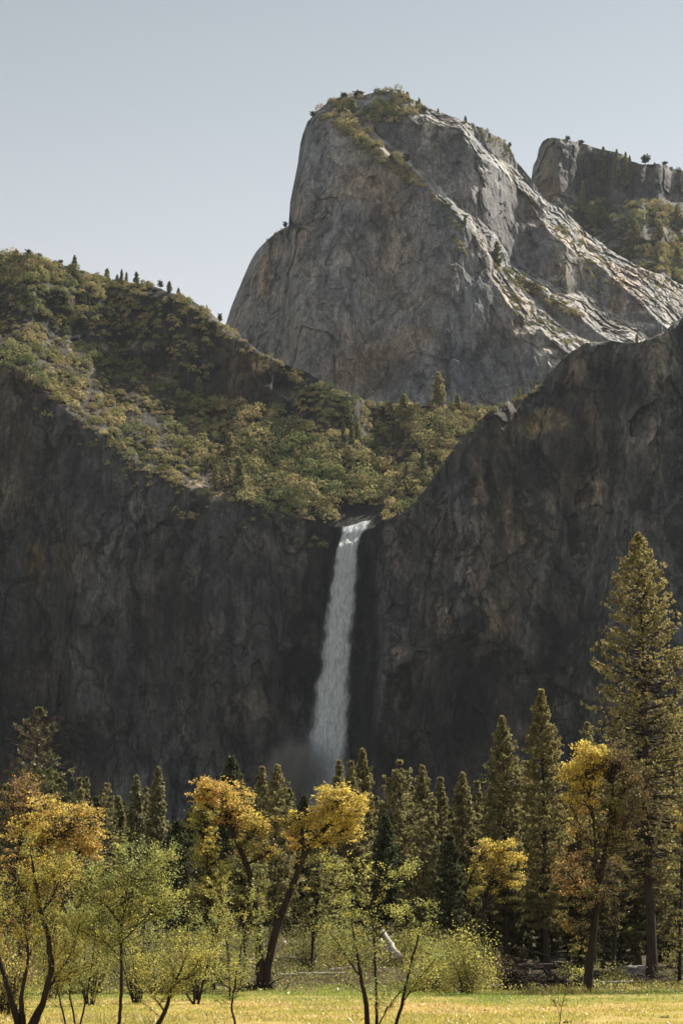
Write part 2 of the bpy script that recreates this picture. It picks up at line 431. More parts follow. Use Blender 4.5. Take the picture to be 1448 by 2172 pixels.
def A_tint(U, V, p):
    c = patches(U, V, p, [(75,1190,26,60,(2.0,1.6,1.0),.8),(130,1170,20,80,(1.6,1.4,1.1),.6),(40,1060,60,60,(1.5,1.45,1.35),.6),
        (410,1230,30,70,(1.45,1.4,1.3),.7),(430,1330,40,40,(1.5,1.4,1.3),.7),(400,1480,28,150,(1.6,1.5,1.3),.7),(330,1350,26,60,(1.35,1.3,1.2),.6),
        (560,1150,60,40,(1.35,1.3,1.25),.7),(160,1270,22,60,(1.5,1.35,1.05),.6),(270,1120,80,60,(1.25,1.25,1.25),.6),
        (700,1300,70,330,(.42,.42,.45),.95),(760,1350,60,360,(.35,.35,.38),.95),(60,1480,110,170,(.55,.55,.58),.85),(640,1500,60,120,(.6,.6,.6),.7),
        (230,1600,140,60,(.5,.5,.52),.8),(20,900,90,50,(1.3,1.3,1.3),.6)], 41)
    r = A_rim(U); t = A_ter(U)
    veg = np.maximum(sstep(6, -6, V - r) * sstep(-6, 6, V - t), sstep(8, -4, V - A_dark(U)) * (U < 460))
    soil = np.array((.80, .70, .50))
    c = c * (1 + veg[..., None] * (soil - 1))
    face = sstep(-4, 6, t - V) * sstep(-4, 6, V - A_dark(U))
    c = c * (1 + face[..., None] * (np.array((.74, .72, .66)) - 1))
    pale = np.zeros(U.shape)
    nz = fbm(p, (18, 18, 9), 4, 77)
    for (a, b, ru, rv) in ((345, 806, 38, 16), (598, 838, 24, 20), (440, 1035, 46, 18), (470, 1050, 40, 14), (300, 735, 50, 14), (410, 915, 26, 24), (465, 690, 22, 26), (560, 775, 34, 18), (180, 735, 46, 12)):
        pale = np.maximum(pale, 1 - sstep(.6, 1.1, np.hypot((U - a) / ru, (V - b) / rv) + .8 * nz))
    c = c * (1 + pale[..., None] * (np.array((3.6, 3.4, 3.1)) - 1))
    return c
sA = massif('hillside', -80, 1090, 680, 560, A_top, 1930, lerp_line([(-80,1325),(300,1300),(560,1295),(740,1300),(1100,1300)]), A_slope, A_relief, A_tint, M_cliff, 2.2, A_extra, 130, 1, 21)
tag(sA.o, 'dark hillside and cliff left of the waterfall with a brushy hanging valley', 'mountain', kind='structure')

# ---- right cliff
B_top = lerp_line([(740,1140),(775,1122),(800,1106),(830,1097),(860,1082),(880,1062),(900,1040),(940,982),(970,940),(1000,905),(1030,880),(1050,862),(1085,846),(1120,834),(1150,812),(1172,785),(1192,760),(1215,742),(1240,727),(1290,724),(1340,728),(1362,724),(1380,716),(1410,702),(1430,684),(1448,671),(1530,610)])
def B_slope(U, V):
    w = np.stack([U, V, U * 0], -1)
    n = fbm(w, (80, 50, 1), 4, 23)
    s = 5.5 + 2.5 * n
    t = B_top(U)
    s = np.where(V < t + 26 + 10 * n, 2.2, s)
    s = np.where(V < t + 7, 1.0, s)
    return s
def B_extra(U, V):
    e = 62 * (1 - sstep(735, 835, U)) ** 1.3
    # arch-shaped overhang: the wall under it lies further back
    arch = np.interp(U, [800, 820, 850, 880, 930, 980, 1040, 1120, 1200, 1300], [1460, 1420, 1375, 1345, 1325, 1320, 1350, 1390, 1440, 1520])
    e += 8 * sstep(0, 40, V - arch + 60 * fbm(np.stack([U, V, U * 0], -1), (60, 40, 1), 4, 88)) * sstep(800, 830, U)
    e += 10 * np.sin(U / 61. + .8) + 5 * np.sin(U / 27. + V / 210.)
    return e
def B_relief(p, U, V):
    r = 11 * fbm(p, (80, 80, 130), 4, 111) + 3.6 * fbm(p, (24, 24, 70), 4, 112, ridge=True)
    r += 2.2 * fbm(p, (13, 13, 90), 4, 113, ridge=True) + facets(p, (24, 24, 74), 2.4, .09, 117) + facets(p, (8, 8, 20), .7, .14, 118) + 1.4 * fbm(p, (8, 8, 12), 3, 115)
    return r
def B_tint(U, V, p):
    return patches(U, V, p, [(1175,892,52,30,(2.3,2.0,1.45),.85),(1215,800,34,70,(1.9,1.7,1.35),.8),(1120,905,60,26,(1.5,1.4,1.2),.6),(1320,765,40,40,(1.5,1.4,1.15),.7),
        (1400,760,40,90,(1.6,1.5,1.2),.6),(1060,930,90,30,(1.35,1.3,1.1),.6),(1030,1080,60,70,(1.55,1.45,1.25),.7),(950,1110,80,60,(1.35,1.25,1.2),.7),
        (1000,1180,110,70,(1.4,1.28,1.25),.7),(880,1180,70,80,(1.35,1.25,1.22),.7),(900,1300,60,60,(1.55,1.4,1.25),.8),(850,1380,34,44,(1.75,1.55,1.35),.8),
        (1060,1260,70,80,(1.5,1.38,1.2),.7),(1130,1090,40,90,(1.3,1.28,1.22),.6),(1260,1120,60,120,(1.35,1.33,1.3),.6),(1330,900,30,120,(1.35,1.33,1.3),.6),(1400,1000,50,200,(1.25,1.25,1.27),.6),
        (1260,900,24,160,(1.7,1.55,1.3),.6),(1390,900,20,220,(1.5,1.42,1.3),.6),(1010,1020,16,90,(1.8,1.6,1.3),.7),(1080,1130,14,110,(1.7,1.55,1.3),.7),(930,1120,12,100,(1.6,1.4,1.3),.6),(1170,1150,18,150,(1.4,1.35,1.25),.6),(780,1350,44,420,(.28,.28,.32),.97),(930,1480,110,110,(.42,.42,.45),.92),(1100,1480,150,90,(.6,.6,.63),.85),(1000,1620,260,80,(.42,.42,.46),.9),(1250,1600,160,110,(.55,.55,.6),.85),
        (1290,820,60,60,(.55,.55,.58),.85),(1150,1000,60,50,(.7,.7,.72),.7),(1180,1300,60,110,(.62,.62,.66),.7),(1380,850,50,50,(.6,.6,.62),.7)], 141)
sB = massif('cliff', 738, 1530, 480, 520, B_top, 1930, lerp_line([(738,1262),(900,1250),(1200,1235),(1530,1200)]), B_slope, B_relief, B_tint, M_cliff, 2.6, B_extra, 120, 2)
tag(sB.o, 'dark streaked cliff right of the waterfall rising to the edge', 'cliff', kind='structure')

# ---- the granite dome
D_top = lerp_line([(430,790),(466,720),(478,690),(490,652),(512,598),(530,557),(545,531),(575,501),(603,484),(612,478),(615,430),(621,398),(631,350),(637,305),(642,285),(652,258),(664,246),(676,232),(700,214),(730,206),(760,206),(785,197),(800,193),(840,196),(870,208),(900,225),(940,241),(990,258),(1030,275),(1068,298),(1084,318),(1092,338),(1110,360),(1130,385),(1148,416),(1160,428),(1185,440),(1214,465),(1240,490),(1290,528),(1350,565),(1400,582),(1448,605),(1530,650)])
R1 = [(660,236),(700,250),(760,292),(810,322),(860,360),(905,400),(940,432),(985,475),(1015,510),(1035,545),(1042,585),(1075,640),(1120,685),(1165,720),(1215,752),(1260,770),(1330,800)]
R2 = [(1040,560),(1075,580),(1110,596),(1150,618),(1180,640),(1220,655),(1240,680),(1265,705),(1290,720),(1330,740)]
R3 = [(868,214),(890,245),(930,268),(975,275),(985,300),(1010,330),(1040,350),(1075,372),(1100,400),(1125,430),(1140,468),(1165,500),(1215,535),(1262,560),(1300,590),(1345,630),(1385,670),(1420,700),(1500,740)]
D_SHELF = ((1180, 590, 16, 5), (1178, 612, 14, 4), (1172, 630, 12, 4), (1130, 474, 22, 8), (1235, 540, 26, 8), (1260, 545, 30, 10), (1360, 690, 26, 6), (1355, 662, 14, 4),
                           (1130, 700, 18, 10), (1160, 745, 26, 8), (1110, 700, 22, 8), (1185, 770, 20, 8), (1020, 360, 14, 5), (880, 245, 16, 6))
def D_strip(U, V, n):
    a = seg_dist(U, V, R1) + 9 * n
    w1 = np.interp(U, [640, 760, 900, 1000, 1045, 1100, 1200, 1300], [4, 30, 20, 22, 34, 46, 40, 36])
    b = seg_dist(U, V, R2) + 8 * n
    w2 = np.interp(U, [1040, 1100, 1200, 1240, 1290], [1, 26, 22, 44, 50])
    c = seg_dist(U, V, R3) + 10 * n
    w3 = np.interp(U, [868, 930, 990, 1060, 1130, 1180, 1300, 1448], [1, 26, 26, 22, 16, 60, 70, 90])
    return (a > 0) & (a < w1), (b > 0) & (b < w2), (c > 0) & (c < w3), (a, w1), (b, w2), (c, w3)
def D_noise(U, V):
    w = np.stack([(U + V) * .7071, (V - U) * .7071, U * 0], -1)      # the joints of this dome run down to the right
    return fbm(w, (120, 26, 1), 5, 43, .6), fbm(w, (40, 8, 1), 4, 47, .6)
def D_slope(U, V):
    n, n2 = D_noise(U, V)
    s = 3.6 + 1.2 * n
    a, b, c, da, db, dc = D_strip(U, V, n)
    s = np.where((V < 262) & (U > 670) & (U < 900) & (V < D_top(U) + 46), 1.25 + .5 * n, s)
    s = np.where((dc[0] > 0) & (U > 985) & (U < 1100) & (V < D_top(U) + 16), 3.0, s)       # dark cap on the shoulder
    # small lit shelves in the shadowed faces
    return np.maximum(s, .72)
def D_extra(U, V):
    # left flank rolls away towards its silhouette; the lower left apron stands further back
    left = np.interp(V, [240, 300, 400, 478, 484, 530, 600, 690, 800], [668, 640, 622, 612, 560, 545, 512, 478, 450])
    s = np.clip(U - left, 0, None)
    e = 46 * np.exp(-s / 16.0) + 20 * np.exp(-s / 60.)
    e += 30 * (1 - sstep(590, 640, U)) * sstep(470, 520, V)
    e += 8 * np.sin(U / 36. + V / 160.) + 12 * np.exp(-((U - 720) / 26.) ** 2) * sstep(740, 840, V)
    e += 34 * (sstep(940, 1180, U) ** 1.5)
    n, n2 = D_noise(U, V)
    *_, A1, A2, A3 = D_strip(U, V, n)
    e += ledges(U, V, D_SHELF, n2, .5)
    for (a, w) in (A1, A2, A3):            # each ledge steps the wall back over its width
        e += 1.05 * w * np.clip(a / np.maximum(w, 1), 0, 1)
    return e
def D_relief(p, U, V):
    n, _ = D_noise(U, V)
    a, b, c, *_ = D_strip(U, V, n)
    k = (a | b | c).astype(float)
    k = box1(box1(k, 5, 0), 5, 1)
    r = 8 * fbm(p, (130, 130, 190), 4, 211) + 4.5 * fbm(p, (42, 42, 95), 4, 212, ridge=True)
    r += 1.8 * fbm(p, (15, 15, 70), 4, 213, ridge=True) * (1 - .6 * k) + facets(p, (34, 34, 80), 1.5, .06, 216) * (1 - .4 * k) + facets(p, (11, 11, 22), .7, .12, 218) + 2.0 * fbm(p, (10, 10, 13), 4, 215)
    q = np.stack([(p[..., 0] - p[..., 2]) * .7071, p[..., 1], (p[..., 0] + p[..., 2]) * .7071], -1)
    r += k * (2.0 * fbm(q, (60, 50, 16), 4, 217, .6) + facets(q, (24, 20, 8), 1.3, .26, 230) + facets(p, (7, 7, 4), .6, .36, 233))
    return r
def D_tint(U, V, p):
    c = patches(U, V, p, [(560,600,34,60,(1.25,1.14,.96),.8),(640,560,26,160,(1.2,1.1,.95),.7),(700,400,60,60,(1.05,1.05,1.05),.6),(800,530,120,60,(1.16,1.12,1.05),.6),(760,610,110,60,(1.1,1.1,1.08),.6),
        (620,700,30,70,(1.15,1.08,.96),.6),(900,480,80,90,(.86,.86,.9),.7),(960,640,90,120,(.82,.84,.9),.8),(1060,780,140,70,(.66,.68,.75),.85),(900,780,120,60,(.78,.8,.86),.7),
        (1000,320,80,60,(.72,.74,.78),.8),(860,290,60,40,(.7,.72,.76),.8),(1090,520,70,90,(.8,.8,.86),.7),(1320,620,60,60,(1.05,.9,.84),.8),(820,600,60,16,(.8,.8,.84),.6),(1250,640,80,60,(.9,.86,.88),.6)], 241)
    n, n2 = D_noise(U, V)
    a, b, cc, *_ = D_strip(U, V, n)
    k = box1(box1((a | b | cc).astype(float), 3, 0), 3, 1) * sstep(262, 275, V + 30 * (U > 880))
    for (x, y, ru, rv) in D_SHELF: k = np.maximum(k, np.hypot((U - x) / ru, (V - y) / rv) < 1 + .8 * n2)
    sunlit_gain = 1.85 + .25 * n2 + .35 * fbm(p, (9, 9, 7), 3, 251)                     # sunlight painted into the colour: ledge strips and shelves paler than the faces
    return c * (1 + (k * (sunlit_gain - 1))[..., None] * np.array((1.0, .985, .95)))
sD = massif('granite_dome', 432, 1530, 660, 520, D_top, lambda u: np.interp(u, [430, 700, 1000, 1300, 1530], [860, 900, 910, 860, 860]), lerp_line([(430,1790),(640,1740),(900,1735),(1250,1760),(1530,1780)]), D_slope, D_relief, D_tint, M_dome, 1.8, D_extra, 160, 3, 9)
tag(sD.o, 'tall grey granite dome rising behind the waterfall with sunlit ledges', 'mountain', kind='structure')

# ---- the far peak on the right
E_top = lerp_line([(1080,470),(1118,420),(1127,374),(1130,352),(1138,338),(1142,316),(1150,302),(1160,293),(1172,291),(1203,297),(1240,305),(1270,316),(1295,320),(1317,326),(1340,342),(1357,348),(1375,348),(1400,348),(1430,357),(1448,361),(1530,385)])
def E_slope(U, V):
    w = np.stack([U, V, U * 0], -1)
    n = fbm(w, (60, 40, 1), 4, 63)
    foot = np.interp(U, [1100, 1140, 1180, 1240, 1320, 1448], [400, 400, 410, 415, 420, 425]) + 12 * n
    s = np.where(V < foot, 3.2 + n, .86 + .35 * n)
    s = np.where((V < E_top(U) + 10) & (U > 1170), 1.2, s)
    for (x, y, ru, rv) in ((1400, 520, 60, 14), (1330, 470, 40, 10), (1440, 470, 30, 12)):
        s = np.where(np.hypot((U - x) / ru, (V - y) / rv) < 1 + .6 * n, 2.4, s)
    return s
def E_extra(U, V):
    s = np.clip(U - np.interp(V, [300, 340, 380, 450], [1150, 1132, 1127, 1100]), 0, None)
    return 30 * np.exp(-s / 12.) + 26 * sstep(1180, 1200, U) * (V < 430)
def E_relief(p, U, V):
    return facets(p, (30, 30, 50), 4, .22, 316) + 11 * fbm(p, (100, 100, 150), 4, 311) + 4 * fbm(p, (20, 20, 70), 4, 312, ridge=True) + 3.2 * fbm(p, (12, 12, 9), 4, 313)
def E_tint(U, V, p):
    c = patches(U, V, p, [(1165,360,26,70,(1.2,1.08,.78),.9),(1260,350,70,40,(.62,.62,.66),.8),(1400,400,80,40,(.6,.6,.64),.8),(1300,380,160,60,(.62,.62,.64),.8)], 341)
    c = c * np.array((.74, .73, .72))
    veg = sstep(415, 440, V)[..., None]
    nz = fbm(p, (30, 30, 16), 4, 347)[..., None]
    keep = sstep(.02, .22, nz)
    return c * (1 + veg * (1 - keep) * (np.array((.34, .33, .25)) - 1))
sE = massif('far_peak', 1085, 1530, 300, 330, E_top, 720, lerp_line([(1080,2080),(1530,2060)]), E_slope, E_relief, E_tint, M_dome, 2.0, E_extra, 160, 4)
tag(sE.o, 'distant rocky peak at the right with trees on its slope', 'mountain', kind='structure')

# ------------------------------------------------------------------ brush on the slopes
def bush_cloud(mb, cen, rad, rng, cols, per=110, csize=.95, squash=1.0):
    n = len(cen)
    idx = np.repeat(np.arange(n), per)
    d = rdir(rng, n * per); d[:, 2] = np.abs(d[:, 2]) * 1.05 - .22
    d = norm(d)
    lump = 1 + .20 * np.sin(d[:, 0] * 5 + idx * 1.7) * np.cos(d[:, 1] * 5 + idx) + .12 * np.sin(d[:, 2] * 9 + idx * .7)
    rr = rad[idx] * lump * (.72 + .33 * rng.random(n * per) ** .6)
    off = d * rr[:, None]; off[:, 2] *= squash
    c = cen[idx] + off
    nr = norm(d + .38 * rng.normal(size=(n * per, 3)))
    tin = cols[idx] * (.78 + .45 * rng.random((n * per, 1)))
    cards(mb, c, nr, csize * (.7 + .7 * rng.random(n * per)) * (rad[idx] / 3.0) ** .5, .8, rng, tin)
def scatter(sheet, poly, n, rng, keep=None):
    xs = [p[0] for p in poly]; ys = [p[1] for p in poly]
    u = rng.uniform(min(xs), max(xs), n * 4); v = rng.uniform(min(ys), max(ys), n * 4)
    m = inpoly(u, v, poly)
    u, v = u[m][:n], v[m][:n]
    p, nr, t = at_sheet(sheet, u, v)
    k = t < 1.0
    if keep is not None: k &= keep(u, v, p)
    return p[k], nr[k], u[k], v[k]
OLIVE = np.array([[.38, .33, .155], [.30, .285, .13], [.43, .36, .18], [.20, .21, .10], [.36, .29, .155]])
def shrubs(name, jobs, label, seed, cat='shrubs'):
    rng = np.random.default_rng(seed); mb = MB()
    for (sheet, poly, n, r0, r1, keep) in jobs:
        p, nr, u, v = scatter(sheet, poly, n, rng, keep)
        if len(p) == 0: continue
        rad = r0 + (r1 - r0) * rng.random(len(p)) ** 1.6; rad *= 1.0 + .5 * (rng.random(len(p)) > .9)
        cols = OLIVE[rng.integers(0, len(OLIVE), len(p))] * rng.uniform(.65, 1.25, (len(p), 1))
        stand = fbm(p, (38, 60, 38), 3, 93)[:, None]                # stands of different shrubs: dark live oak, pale manzanita, russet
        cols = np.where(stand < -.12, cols * np.array((.66, .76, .70)), np.where(stand > .22, cols * np.array((1.05, 1.03, 1.08)), cols))
        per = int(np.clip(44 * ((r0 + r1) / 2), 90, 260))
        bush_cloud(mb, p + np.array([0, 0, .15]) * rad[:, None], rad, rng, cols, per)
    o = mb.build(name, M_shrub)
    return tag(o, label, cat, kind='stuff')
def nk(scale, th, seed):
    return lambda u, v, p: fbm(np.stack([u, v, u * 0], -1), (scale, scale * .5, 1), 3, seed) > th
def line_poly(f0, f1, us):
    return [(u, float(f0(u))) for u in us] + [(u, float(f1(u))) for u in reversed(us)]
ter_us = [-70, 0, 60, 120, 200, 300, 360, 420, 540, 640, 700, 780, 850, 900, 960, 1040, 1085]
terr_poly = line_poly(A_ter, A_rim, ter_us)
def not_pale(u, v, p):
    k = np.ones(len(u), bool)
    for (a, b, ru, rv) in ((345, 806, 30, 14), (598, 838, 20, 16), (450, 1036, 40, 12), (410, 915, 18, 18), (465, 690, 20, 20), (480, 965, 14, 40)):
        k &= np.hypot((u - a) / ru, (v - b) / rv) > 1
    k &= ~((np.abs(u - 762) < 52) & (v > 1072))          # the stream runs in here
    return k
sky_us = [-70, 0, 60, 110, 160, 240, 330, 390, 440]
big_poly = [(520,960),(560,930),(640,935),(720,960),(800,985),(880,1000),(925,985),(900,1040),(860,1080),(800,1102),(740,1108),(690,1108),(620,1095),(560,1068),(525,1010)]
shrubs('hillside_shrubs', [
    (sA, terr_poly, 1900, .9, 1.9, not_pale),
    (sA, [(620,785),(740,838),(850,858),(850,880),(720,892),(620,868)], 150, 1.6, 3.6, None),
    (sA, [(40,625),(220,630),(330,660),(330,690),(150,690),(40,660)], 130, 1.5, 3.4, None),
    (sA, line_poly(lambda u: A_rim(u) - 4, lambda u: A_rim(u) + 62, [-70, 0, 60, 120, 200, 300, 420, 540, 640, 690]), 260, 1.2, 3.4, nk(26, .12, 17)),
    (sA, line_poly(A_top, lambda u: A_top(u) + 7, [-70, 0, 60, 110, 160, 240, 330, 390, 440, 500]), 70, 1.6, 4.6, nk(30, -.1, 18)),
    (sA, terr_poly, 1500, 1.8, 5.0, lambda u, v, p: not_pale(u, v, p) & nk(70, -.5, 5)(u, v, p) & nk(22, -.12, 15)(u, v, p)),
    (sA, [(360,900),(470,850),(560,880),(700,910),(830,960),(930,985),(880,1050),(700,1080),(540,1060),(430,1000)], 380, 2.4, 6.0, lambda u, v, p: not_pale(u, v, p) & nk(26, -.15, 16)(u, v, p)),
    (sA, big_poly, 210, 3.6, 7.4, not_pale),
    (sA, [(470,985),(540,975),(545,1060),(500,1065)], 26, 4.5, 7.0, None),
    (sA, [(835,862),(1040,862),(1000,905),(940,985),(900,960),(850,905)], 150, 2.6, 5.0, None),
    (sA, line_poly(A_top, A_dark, sky_us), 620, 1.6, 3.6, nk(50, -.25, 6)),
    (sA, [(0,535),(120,560),(120,600),(0,600)], 130, 2.6, 4.6, None),
    (sA, line_poly(A_dark, A_ter, [0, 60, 120, 200, 300, 380, 450]), 330, 1.6, 3.8, nk(40, -.12, 7)),
    (sA, [(10,700),(70,690),(170,820),(190,880),(120,850),(40,790)], 60, 3.0, 5.2, None),
    (sA, [(440,655),(520,725),(640,790),(640,815),(540,770),(450,705)], 60, 1.4, 2.8, nk(30, -.1, 8)),
    (sA, [(380,1085),(420,1085),(415,1112),(385,1112)], 7, 1.8, 3, None),
    (sA, [(150,820),(330,1000),(330,1050),(160,900)], 50, 1.5, 2.8, nk(30, .0, 9)),
    (sA, line_poly(A_top, lambda u: A_ter(u), [640, 700, 780, 840]), 60, 1.4, 2.6, nk(30, .1, 10)),
], 'olive brush and round oaks covering the sunlit slope of the hanging valley', 71)
shrubs('dome_shrubs', [
    (sD, line_poly(D_top, lambda u: D_top(u) + 6, [676, 700, 760, 800, 840, 880, 900]), 46, 2.0, 5.4, None),
    (sD, [(1060,610),(1130,650),(1220,720),(1200,740),(1100,690)], 30, 1.5, 3.2, None),
    (sD, [(1230,560),(1448,640),(1448,665),(1250,590)], 34, 1.3, 2.8, None),
    (sD, [(1150,600),(1260,560),(1340,640),(1300,690),(1200,650)], 24, 1.4, 3.0, None),
    (sD, [(660,236),(700,212),(760,200),(800,190),(870,205),(900,232),(870,262),(800,262),(770,300),(720,285),(690,262)], 330, 2.4, 5.0, nk(30, -.2, 11)),
    (sD, [(735,262),(770,285),(830,325),(880,365),(905,395),(880,400),(800,345),(750,300)], 110, 2.6, 5.4, None),
    (sD, [(890,395),(960,440),(1000,500),(980,500),(930,440)], 26, 1.5, 2.8, None),
    (sD, [(940,470),(1000,540),(990,545),(935,490)], 16, 1.6, 3.0, None),
    (sD, [(1040,560),(1075,572),(1140,605),(1190,640),(1240,668),(1230,682),(1160,650),(1080,600)], 110, 2.2, 4.2, None),
    (sD, [(1050,600),(1120,640),(1200,700),(1210,750),(1120,700)], 36, 1.4, 2.8, None),
    (sD, [(960,235),(1030,262),(1090,315),(1088,345),(1030,300),(980,270)], 60, 1.4, 2.6, None),
    (sD, [(1180,470),(1240,500),(1230,530),(1180,510)], 26, 1.6, 3.4, None),
    (sD, [(1225,535),(1290,550),(1290,566),(1230,560)], 20, 1.6, 3.0, None),
    (sD, [(1250,520),(1448,600),(1448,630),(1300,580)], 40, 1.2, 2.4, None),
    (sD, [(560,500),(612,478),(612,492),(570,515)], 14, 1.4, 2.6, None),
    (sD, [(1140,780),(1210,790),(1160,830),(1120,820)], 16, 1.6, 3.2, None),
], 'olive brush clinging to the ledges and crown of the granite dome', 72)
shrubs('peak_shrubs', [
    (sE, [(1150,395),(1260,420),(1448,430),(1448,620),(1350,560),(1250,490),(1190,440)], 330, 2.4, 5.6, nk(30, .0, 12)),
    (sE, [(1320,430),(1390,425),(1448,450),(1448,490),(1330,470)], 110, 2.6, 5.2, None),
    (sE, line_poly(E_top, lambda u: E_top(u) + 5, [1150, 1200, 1260, 1320, 1448]), 50, 1.6, 3.2, None),
    (sE, [(1360,520),(1448,520),(1448,600),(1380,570)], 90, 3.2, 6.2, None),
], 'olive brush patches on the slope below the distant rocky peak', 73)
shrubs('cliff_edge_shrubs', [
    (sB, line_poly(B_top, lambda u: B_top(u) + 9, [880, 940, 1000, 1050, 1120, 1150, 1200, 1300, 1448]), 230, 1.0, 2.4, None),
    (sB, line_poly(B_top, lambda u: B_top(u) + 12, [1000, 1050, 1120, 1150]), 50, 1.4, 2.6, None),
], 'low brush fringing the top edge of the dark right cliff', 74)

# ================================================================== ground
def gz(x, y):
    x = np.asarray(x, float); y = np.asarray(y, float)
    st = 156 + 62 * sstep(8, 22, x)
    up = np.clip(y - st, 0, None)
    z = .072 * np.minimum(up, 45) + .042 * np.clip(up - 45, 0, None)
    p = np.stack([x, y, x * 0], -1)
    z = z + .10 * fbm(p, (14, 14, 1), 3, 501) + sstep(165, 200, y) * .5 * fbm(p, (9, 9, 1), 3, 503)
    return z
def ground():
    ys = np.concatenate([np.linspace(-60, 60, 13), np.linspace(64, 260, 260), np.geomspace(262, 1330, 90)])
    xs = np.concatenate([np.geomspace(60, 900, 34)[::-1] * -1, np.linspace(-58, 58, 180), np.geomspace(60, 900, 34)])
    X, Y = np.meshgrid(xs, ys, indexing='ij')
    p = np.stack([X, Y, gz(X, Y)], -1)
    ny = len(ys); i = np.arange(len(xs) - 1)[:, None] * ny; j = np.arange(ny - 1)[None, :]
    q = np.stack([i + j, i + ny + j, i + ny + j + 1, i + j + 1], -1).reshape(-1, 4)
    mb = MB(); mb.add(p.reshape(-1, 3), q)
    m, nt, ns, ln = nodes('meadow_soil')
    tc = N(ns, 'ShaderNodeTexCoord').outputs['Object']
    n1 = mapped_noise(ns, ln, tc, (.16, .05, 1), 6, .62, .5); n2 = mapped_noise(ns, ln, tc, (1.6, .7, 1), 5, .7)
    sx = N(ns, 'ShaderNodeSeparateXYZ'); ln.new(tc, sx.inputs[0])
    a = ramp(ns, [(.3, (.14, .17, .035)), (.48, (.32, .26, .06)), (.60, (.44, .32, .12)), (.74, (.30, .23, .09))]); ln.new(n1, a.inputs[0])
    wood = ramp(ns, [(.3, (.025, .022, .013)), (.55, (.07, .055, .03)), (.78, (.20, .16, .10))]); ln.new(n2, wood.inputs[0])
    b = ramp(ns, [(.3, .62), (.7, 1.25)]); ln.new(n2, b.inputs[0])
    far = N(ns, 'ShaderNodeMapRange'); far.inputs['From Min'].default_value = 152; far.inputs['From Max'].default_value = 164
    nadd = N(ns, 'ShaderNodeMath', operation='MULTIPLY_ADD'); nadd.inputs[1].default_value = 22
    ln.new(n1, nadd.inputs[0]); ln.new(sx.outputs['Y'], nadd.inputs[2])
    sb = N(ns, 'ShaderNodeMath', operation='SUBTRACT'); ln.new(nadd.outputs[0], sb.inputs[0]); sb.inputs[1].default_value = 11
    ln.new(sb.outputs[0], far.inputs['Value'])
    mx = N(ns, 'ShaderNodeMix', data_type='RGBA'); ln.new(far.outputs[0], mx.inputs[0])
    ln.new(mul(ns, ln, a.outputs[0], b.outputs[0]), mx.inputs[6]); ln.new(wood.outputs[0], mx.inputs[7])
    pr = N(ns, 'ShaderNodeBsdfPrincipled'); pr.inputs['Roughness'].default_value = .95; pr.inputs['Specular IOR Level'].default_value = .1
    ln.new(mx.outputs[2], pr.inputs['Base Color'])
    bp = N(ns, 'ShaderNodeBump'); bp.inputs['Strength'].default_value = .6; bp.inputs['Distance'].default_value = .12
    ln.new(n2, bp.inputs['Height']); ln.new(bp.outputs[0], pr.inputs['Normal'])
    o = N(ns, 'ShaderNodeOutputMaterial'); ln.new(pr.outputs[0], o.inputs['Surface'])
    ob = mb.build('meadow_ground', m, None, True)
    tag(ob, 'valley floor of golden meadow rising into the wood and talus', 'ground', kind='structure')
ground()

